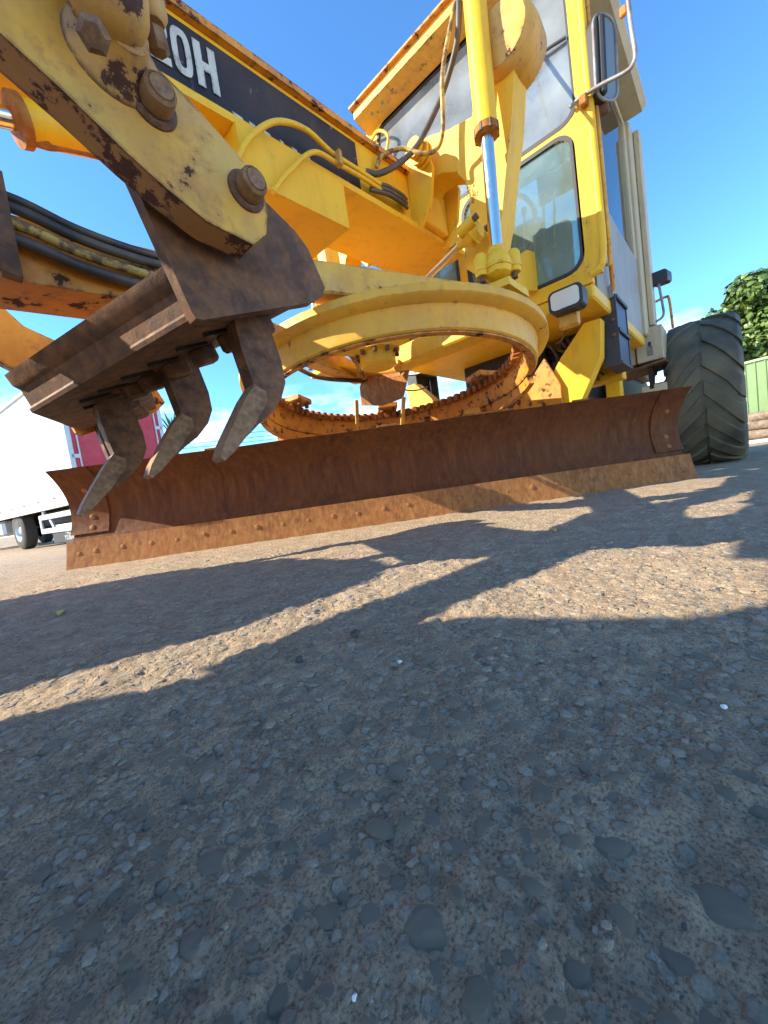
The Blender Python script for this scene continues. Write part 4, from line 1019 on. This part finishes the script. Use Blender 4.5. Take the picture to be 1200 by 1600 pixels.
t.color(t.ramp(oi.outputs['Random Per Island'], [(0, (.045, .085, .014)), (.5, (.085, .140, .022)), (1, (.135, .190, .032))])); t.set('Roughness', .42)
t.set('Transmission Weight', 0.0); t.set('Subsurface Weight', 0.0)
t = NT('palm_leaf'); t.color(t.mix(t.noise(8, 4), (.06, .10, .035), (.11, .15, .05))); t.set('Roughness', .5)
t = NT('bark'); t.color(t.mix(t.noise(14, 7), (.10, .075, .05), (.19, .15, .11))); t.set('Roughness', .9); t.bump(t.noise(30, 6), .6, .02)
t = NT('wire'); t.color((.05, .05, .055)); t.set('Roughness', .6)
t = NT('dry_leaf'); t.color(t.mix(t.noise(60, 4), (.50, .36, .06), (.34, .36, .07))); t.set('Roughness', .6)
t = NT('white_chip'); t.color((.72, .72, .68)); t.set('Roughness', .6)
t = NT('dark_pebble'); t.color(t.mix(t.noise(200, 5), (.045, .040, .036), (.11, .095, .08))); t.set('Roughness', .85); t.bump(t.noise(300, 4), .5, .003)
t = NT('flap_print'); t.color((.55, .55, .55)); t.set('Roughness', .6)

# --- box truck: local frame, side along +x (away from the corner), rear face along +y
TO = V(-.15, -9.43, -.215)                      # ground point under the rear near corner
sx_ = V(.163, -.987, 0).normalized()
rx_ = V(-.987, -.163, 0).normalized()
TM = Matrix((( sx_.x, rx_.x, 0, TO.x), (sx_.y, rx_.y, 0, TO.y), (0, 0, 1, TO.z), (0, 0, 0, 1)))
TR = tag(empty('box_truck', TO), 'white box truck with red rear doors parked beyond the blade', 'truck')
def tl(name, bm, mat, parent=TR, **k):
    bmesh.ops.transform(bm, matrix=Matrix.Translation(-TO) @ TM if parent is TR else Matrix.Translation(-TO) @ TM, verts=bm.verts[:])
    return link(name, bm, mat, parent, **k)
def tbox(name, c, s, mat, bev=.01, parent=TR):
    bm = bmesh.new(); a_box(bm, c, s); return tl(name, bm, mat, parent, bev=bev)
TL_, TW, TZ0, TZ1 = 11.0, 2.1, 1.04, 3.85
body = tbox('cargo_body', (TL_ / 2 + .03, TW / 2, (TZ0 + TZ1) / 2), (TL_ - .06, TW - .04, TZ1 - TZ0), 'white_panel')
tbox('corner_post', (0, .03, (TZ0 + TZ1) / 2), (.12, .10, TZ1 - TZ0 + .04), 'alu')
tbox('corner_post', (0, TW - .03, (TZ0 + TZ1) / 2), (.12, .10, TZ1 - TZ0 + .04), 'alu')
tbox('roof_rail', (TL_ / 2, .0, TZ1 + .02), (TL_, .06, .08), 'alu')
tbox('floor_rail', (TL_ / 2, .0, TZ0 - .03), (TL_, .05, .09), 'white_panel')
for a, b in ((.08, TW / 2 - .015), (TW / 2 + .015, TW - .08)):
    d_ = tbox('rear_door', (-.005, (a + b) / 2, (TZ0 + TZ1) / 2), (.05, b - a, TZ1 - TZ0 - .08), 'red_panel')
    for yy in (a + .10, b - .10):
        bm = bmesh.new(); a_cyl(bm, (-.05, yy, TZ0 + .05), (-.05, yy, TZ1 - .05), .018, seg=10); tl('lock_rod', bm, 'alu', d_)
for z in (1.3, 2.0, 2.7, 3.4):
    for yy, w in ((.10, .16), (TW - .10, .16)): tbox('door_hinge', (-.045, yy, z), (.03, w, .09), 'alu', .004)
for k in range(7): tbox('side_marker', (.25 + k * 1.15, -.012, TZ0 + .16), (.13, .012, .05), 'red_panel', .002)
tbox('chassis_rail', (TL_ / 2, .55, .86), (TL_, .12, .22), 'truck_dark'); tbox('chassis_rail', (TL_ / 2, TW - .55, .86), (TL_, .12, .22), 'truck_dark')
tbox('underbody', (TL_ / 2, TW / 2, .78), (TL_ - .3, TW - .9, .34), 'truck_dark')
tbox('side_guard', (1.75, .08, .80), (2.5, .05, .13), 'alu'); tbox('side_guard', (1.75, .08, .44), (2.5, .05, .13), 'alu')
tbox('guard_post', (2.93, .08, .62), (.14, .045, .23), 'alu'); tbox('guard_post', (2.75, .12, .93), (.14, .06, .14), 'alu')
bm = bmesh.new(); a_box(bm, (2.2, .10, .62), (.10, .04, .34), Matrix.Rotation(.7, 3, 'Y')); tl('guard_brace', bm, 'alu')
fl = tbox('mud_flap', (1.45, .10, .26), (1.7, .03, .30), 'truck_dark', .004)
tbox('tail_bumper', (.02, TW / 2, .46), (.10, TW, .14), 'truck_dark')
for body_, xx, zz, s in (('* ING', 1.25, .30, .13), ('YSUBING', 1.15, .17, .17)):
    M = Matrix.Translation(-TO) @ TM @ Matrix(((-1, 0, 0, xx), (0, 0, -1, .083), (0, 1, 0, zz), (0, 0, 0, 1)))
    text_mesh('flap_lettering', body_, s, 'flap_print', TR, M)
for x in (4.9, 9.6):
    for yy in (.20, TW - .20):
        bm = bmesh.new(); a_lathe(bm, [(.30, -.15), (.33, -.16), (.50, -.15), (.545, -.12), (.555, 0), (.545, .12), (.50, .15), (.33, .16), (.30, .15)], (x, yy, .55), (0, 1, 0), 40)
        w_ = tl('truck_wheel', bm, 'truck_tyre')
        bm = bmesh.new(); sgn = -1 if yy < 1 else 1
        a_lathe(bm, [(.305, sgn * .155), (.28, sgn * .14), (.235, sgn * .06), (.15, sgn * .05), (.13, sgn * .09), (.08, sgn * .12), (0, sgn * .12)], (x, yy, .55), (0, 1, 0), 32); tl('truck_rim', bm, 'alu', w_)
        bm = bmesh.new()
        for k in range(8):
            a = k * math.pi / 4; a_cyl(bm, (x + .19 * math.cos(a), yy + sgn * .056, 0.55 + .19 * math.sin(a)), (x + .19 * math.cos(a), yy + sgn * .075, 0.55 + .19 * math.sin(a)), .026, seg=8)
        tl('rim_holes', bm, 'truck_dark', w_)
tbox('truck_cab', (TL_ + 1.1, TW / 2, 1.65), (1.9, TW, 2.2), 'white_panel', .12)
tbox('fuel_tank', (7.2, .35, .70), (1.1, .5, .5), 'alu', .08)

# --- green corrugated fence on the far right
FE = tag(empty('green_fence', (-12.8, 1.9, 0)), 'light green ribbed steel fence behind the rear wheel', 'fence')
f0 = V(-14.6, -6.0, 0); f1 = V(-11.6, 6.5, 0); fd = (f1 - f0).normalized(); fn = V(fd.y, -fd.x, 0)
if fn.x < 0: fn = -fn
L_ = (f1 - f0).length; k = 0
pm = None
while k * .78 < L_:
    p0 = f0 + fd * (k * .78)
    if pm is None:
        bm = bmesh.new(); pr_ = []
        for r in range(4):
            u = r * .195; pr_ += [(u, 0), (u + .150, 0), (u + .162, .030), (u + .183, .030)]
        pr_.append((.78, 0))
        lo = [bm.verts.new(fd * u + fn * v + V(0, 0, .05)) for u, v in pr_]; hi = [bm.verts.new(fd * u + fn * v + V(0, 0, 2.02)) for u, v in pr_]
        for i in range(len(lo) - 1): bm.faces.new((lo[i], lo[i + 1], hi[i + 1], hi[i]))
        bmesh.ops.solidify(bm, geom=bm.faces[:], thickness=.006)
        o = link('fence_sheet', bm, 'green_steel', FE); pm = o.data
    else:
        o = bpy.data.objects.new('fence_sheet', pm); COL.objects.link(o); o.parent = FE
    o.location = p0 - V(FE.location); k += 1
bm = bmesh.new(); c_ = (f0 + f1) / 2 - V(FE.location)
a_box(bm, c_ + V(0, 0, 2.05) + fn * .01, (L_, .09, .06), math.atan2(fd.y, fd.x)); link('fence_cap', bm, 'green_steel', FE, bev=.01)

# --- stacked logs in front of the fence
lab = ['lowest weathered log by the fence, next to the rear wheel', 'upper weathered log by the fence, next to the rear wheel', 'lowest log at the right picture edge before the fence', 'upper log at the right picture edge before the fence', 'short log lying on top of the others before the fence', 'log end seen low between blade end and rear wheel']
lg = [(-11.9, 1.35, .14, 1.0), (-11.98, 1.42, .37, .9), (-11.7, 2.65, .14, 1.1), (-11.8, 2.60, .37, 1.0), (-11.85, 2.0, .58, .7), (-11.9, .15, .14, .9)]
for (x, y, z, l), lb in zip(lg, lab):
    bm = bmesh.new(); a = math.atan2(fd.y, fd.x) + random.uniform(-.1, .1); d = V(math.cos(a), math.sin(a), random.uniform(-.04, .04))
    a_tube(bm, [d * (-l * .62), d * (-l * .3) + V(.02, 0, .01), V(0, 0, 0), d * (l * .3) + V(0, 0, .012), d * (l * .62)], [.120, .126, .13, .124, .127, .131, .122], 12)
    for v in bm.verts: v.co += V(random.uniform(-.006, .006), random.uniform(-.006, .006), random.uniform(-.006, .006))
    o = link('log', bm, 'log_bark', None); o.location = (x, y, z); tag(o, lb, 'log', 'logs stacked by the fence')
bm = bmesh.new(); q0 = f0 + fn * 1.05; q1 = f1 + fn * 1.05
a_box(bm, (q0 + q1) / 2 + fn * 1.2 + V(0, 0, .012), (L_ + 8, 2.2, .05), math.atan2(fd.y, fd.x))
tag(link('concrete_strip', bm, 'concrete', None), 'pale concrete strip in front of the fence', 'concrete', kind='structure')

# --- leafy tree behind the fence
def leaf_cloud(centres, n, size, seed):
    r = np.random.default_rng(seed); Vv, Ff = [], []; off = 0
    cw = np.array([c[3] ** 2 for c in centres]); cw = cw / cw.sum()
    for _ in range(n):
        c = centres[r.choice(len(centres), p=cw)]
        d = r.normal(size=3); d /= np.linalg.norm(d)
        rad = c[3] * (1 - .35 * r.random() ** 2)
        p = np.array(c[:3]) + d * rad * np.array([1, 1, .85])
        nrm = d * .8 + r.normal(size=3) * .45 + np.array([0, 0, .55]); nrm /= np.linalg.norm(nrm)
        a = np.cross(nrm, r.normal(size=3)); a /= np.linalg.norm(a); b = np.cross(nrm, a)
        s = size * r.uniform(.6, 1.25); w = s * .42
        Vv += [p - a * s * .5, p - a * s * .1 + b * w - nrm * s * .06, p + a * s * .25 + b * w * .7 - nrm * s * .08, p + a * s * .6 - nrm * s * .14, p + a * s * .25 - b * w * .7 - nrm * s * .08, p - a * s * .1 - b * w - nrm * s * .06, p + a * s * .1]
        Ff += [(off, off + 1, off + 6), (off + 1, off + 2, off + 6), (off + 2, off + 3, off + 6), (off + 3, off + 4, off + 6), (off + 4, off + 5, off + 6), (off + 5, off, off + 6)]
        off += 7
    return np.array(Vv), np.array(Ff)
def tree(name, base, centres, n, size, seed, label, h):
    T_ = tag(empty(name, base), label, 'tree')
    v, f = leaf_cloud(centres, n, size, seed); o = mesh_np('crown', v, f, 'leaf', T_, smooth=False)
    bm = bmesh.new(); a_tube(bm, [(0, 0, -.1), (.08, .05, h * .3), (-.05, .1, h * .6), (.05, 0, h * .85)], [.20 - .006 * k for k in range(26)], 10)
    r = random.Random(seed)
    for c in centres[:9]:
        a_tube(bm, [(0, .05, h * .4), (c[0] * .4, c[1] * .4, h * .5 + (c[2] - h * .5) * .5), (c[0] * .8, c[1] * .8, c[2])], [.09 - .004 * k for k in range(18)], 7)
    link('trunk', bm, 'bark', T_)
    return T_
r = random.Random(5); cen = []
for k in range(34):
    a = r.uniform(0, 6.28); rr = r.uniform(.2, 1.75); z = r.uniform(2.0, 5.0); sh_ = 1 - max(0, (z - 3.6) / 2.6) ** 1.4
    cen.append((rr * math.cos(a) * sh_, rr * math.sin(a) * sh_, z, r.uniform(.45, .85)))
cen.append((.1, -.2, 5.25, .55))
cen = [(x * 1.15, y * 1.15, z * 1.04, q * 1.1) for x, y, z, q in cen]
tree('leafy_tree', (-18.9, 2.05, 0), cen, 12000, .20, 3, 'dense sunlit broadleaf tree rising behind the green fence', 3.6)

# --- tree beyond the truck and a palm, far away
cen = [(random.uniform(-2, 2), random.uniform(-2, 2), random.uniform(2.5, 4.2), random.uniform(.5, 1.0)) for _ in range(14)]
tree('distant_tree', (-21.0, -42.0, -.2), cen, 1800, .35, 8, 'small grey green tree far behind the moldboard', 3.0)
PB = V(*(-8.747, -26.574, 6.747)); PB.z = -.22
PT = tag(empty('palm_tree', PB), 'spiky palm showing between the scarifier shanks', 'palm')
cyl('trunk', (0, 0, -.1), (.1, 0, 5.6), .18, 'bark', PT, .12, 10)
bm = bmesh.new()
for k in range(46):
    r = random.Random(k); a = r.uniform(0, 6.28); e = r.uniform(-.2, 1.35); l = r.uniform(1.5, 2.2)
    d = V(math.cos(a) * math.cos(e), math.sin(a) * math.cos(e), math.sin(e)); s = V(-math.sin(a), math.cos(a), 0)
    p0 = V(.1, 0, 5.6); p1 = p0 + d * l * .55; p2 = p0 + d * l - V(0, 0, .25)
    vs = [bm.verts.new(q) for q in (p0 - s * .03, p1 - s * .07, p2, p1 + s * .07, p0 + s * .03)]; bm.faces.new(vs)
link('fronds', bm, 'palm_leaf', PT)
# --- power lines
PO = V(-30.0, -40.0, 0)
for k, z in enumerate((9.5, 8.9, 8.4, 7.7, 6.9)):
    a, b = V(-45, -30, z), V(8, -62, z - .1)
    o = tube('power_line', [a, a.lerp(b, .25) - V(0, 0, .5), a.lerp(b, .5) - V(0, 0, .7), a.lerp(b, .75) - V(0, 0, .5), b], .035, 'wire', None, 5, n=6)
    tag(o, ['topmost', 'second from top', 'middle', 'second from bottom', 'lowest'][k] + ' of the five thin power lines crossing the sky', 'power line', 'overhead power lines')

# --- loose bits on the asphalt
def lump(name, loc, r, mat, label, cat, flat=.8, seed=1):
    rr = random.Random(seed); bm = bmesh.new(); bmesh.ops.create_icosphere(bm, subdivisions=2, radius=1)
    q = [V(rr.gauss(0, 1), rr.gauss(0, 1), rr.gauss(0, 1)).normalized() for _ in range(7)]
    for v in bm.verts:
        s = 1 - sum(max(0, v.co.dot(n) - .72) * .9 for n in q); v.co = V(v.co.x * s, v.co.y * s * .85, v.co.z * s * flat) * r
    o = link(name, bm, mat, None, ang=30); z = float(ground_z(np.array([loc[0]]), np.array([loc[1]]))[0]); o.location = (loc[0], loc[1], z + r * flat * .72)
    tag(o, label, cat); return o
lump('pebble', (1.188, 0.836, 0.005), .0085, 'dark_pebble', 'dark pebble on the shadow edge below the blade centre', 'pebble', .9, 1)
lump('pebble', (1.278, 0.812, 0.005), .0075, 'dark_pebble', 'small dark pebble left of the shadow strip', 'pebble', .8, 2)
lump('stone_chip', (1.218, 0.952, 0.003), .0042, 'white_chip', 'white stone chip just below the sunlit wedge', 'stone chip', .6, 3)
lump('stone_chip', (1.151, 1.270, 0.003), .0035, 'white_chip', 'white stone chip in the shade near the right edge', 'stone chip', .6, 4)
lump('stone_chip', (1.483, 1.148, 0.003), .0016, 'white_chip', 'tiny white chip at the bottom of the picture', 'stone chip', .7, 5)
lump('pebble', (1.365, 1.259, 0.003), .0018, 'dark_pebble', 'tiny dark pebble beside the two large stones', 'pebble', .7, 6)
for p, s, a, lb in (((0.279, 0.836, 0.010), .020, .5, 'pale yellow fallen leaf on the shaded asphalt'), ((-0.421, 1.302, 0.010), .022, 2.2, 'orange yellow fallen leaf near the rear wheel'), ((1.434, -0.090, 0.012), .022, 1.2, 'small green leaf in the sunlit patch at left')):
    bm = bmesh.new(); vs = []
    for i in range(10):
        u = i / 9; 
        vs.append(((u - .5) * 2 * s, math.sin(u * math.pi) * s * .45, .006 * math.sin(u * 3.1)))
    top = [bm.verts.new(v) for v in vs]; botv = [bm.verts.new((v[0], -v[1], v[2] + .003)) for v in vs[1:-1]]
    bm.faces.new(top + botv[::-1]); bmesh.ops.triangulate(bm, faces=bm.faces[:])
    o = link('fallen_leaf', bm, 'dry_leaf', None); z = float(ground_z(np.array([p[0]]), np.array([p[1]]))[0]); o.location = (p[0], p[1], z + .004); o.rotation_euler = (.15, .1, a)
    tag(o, lb, 'leaf')
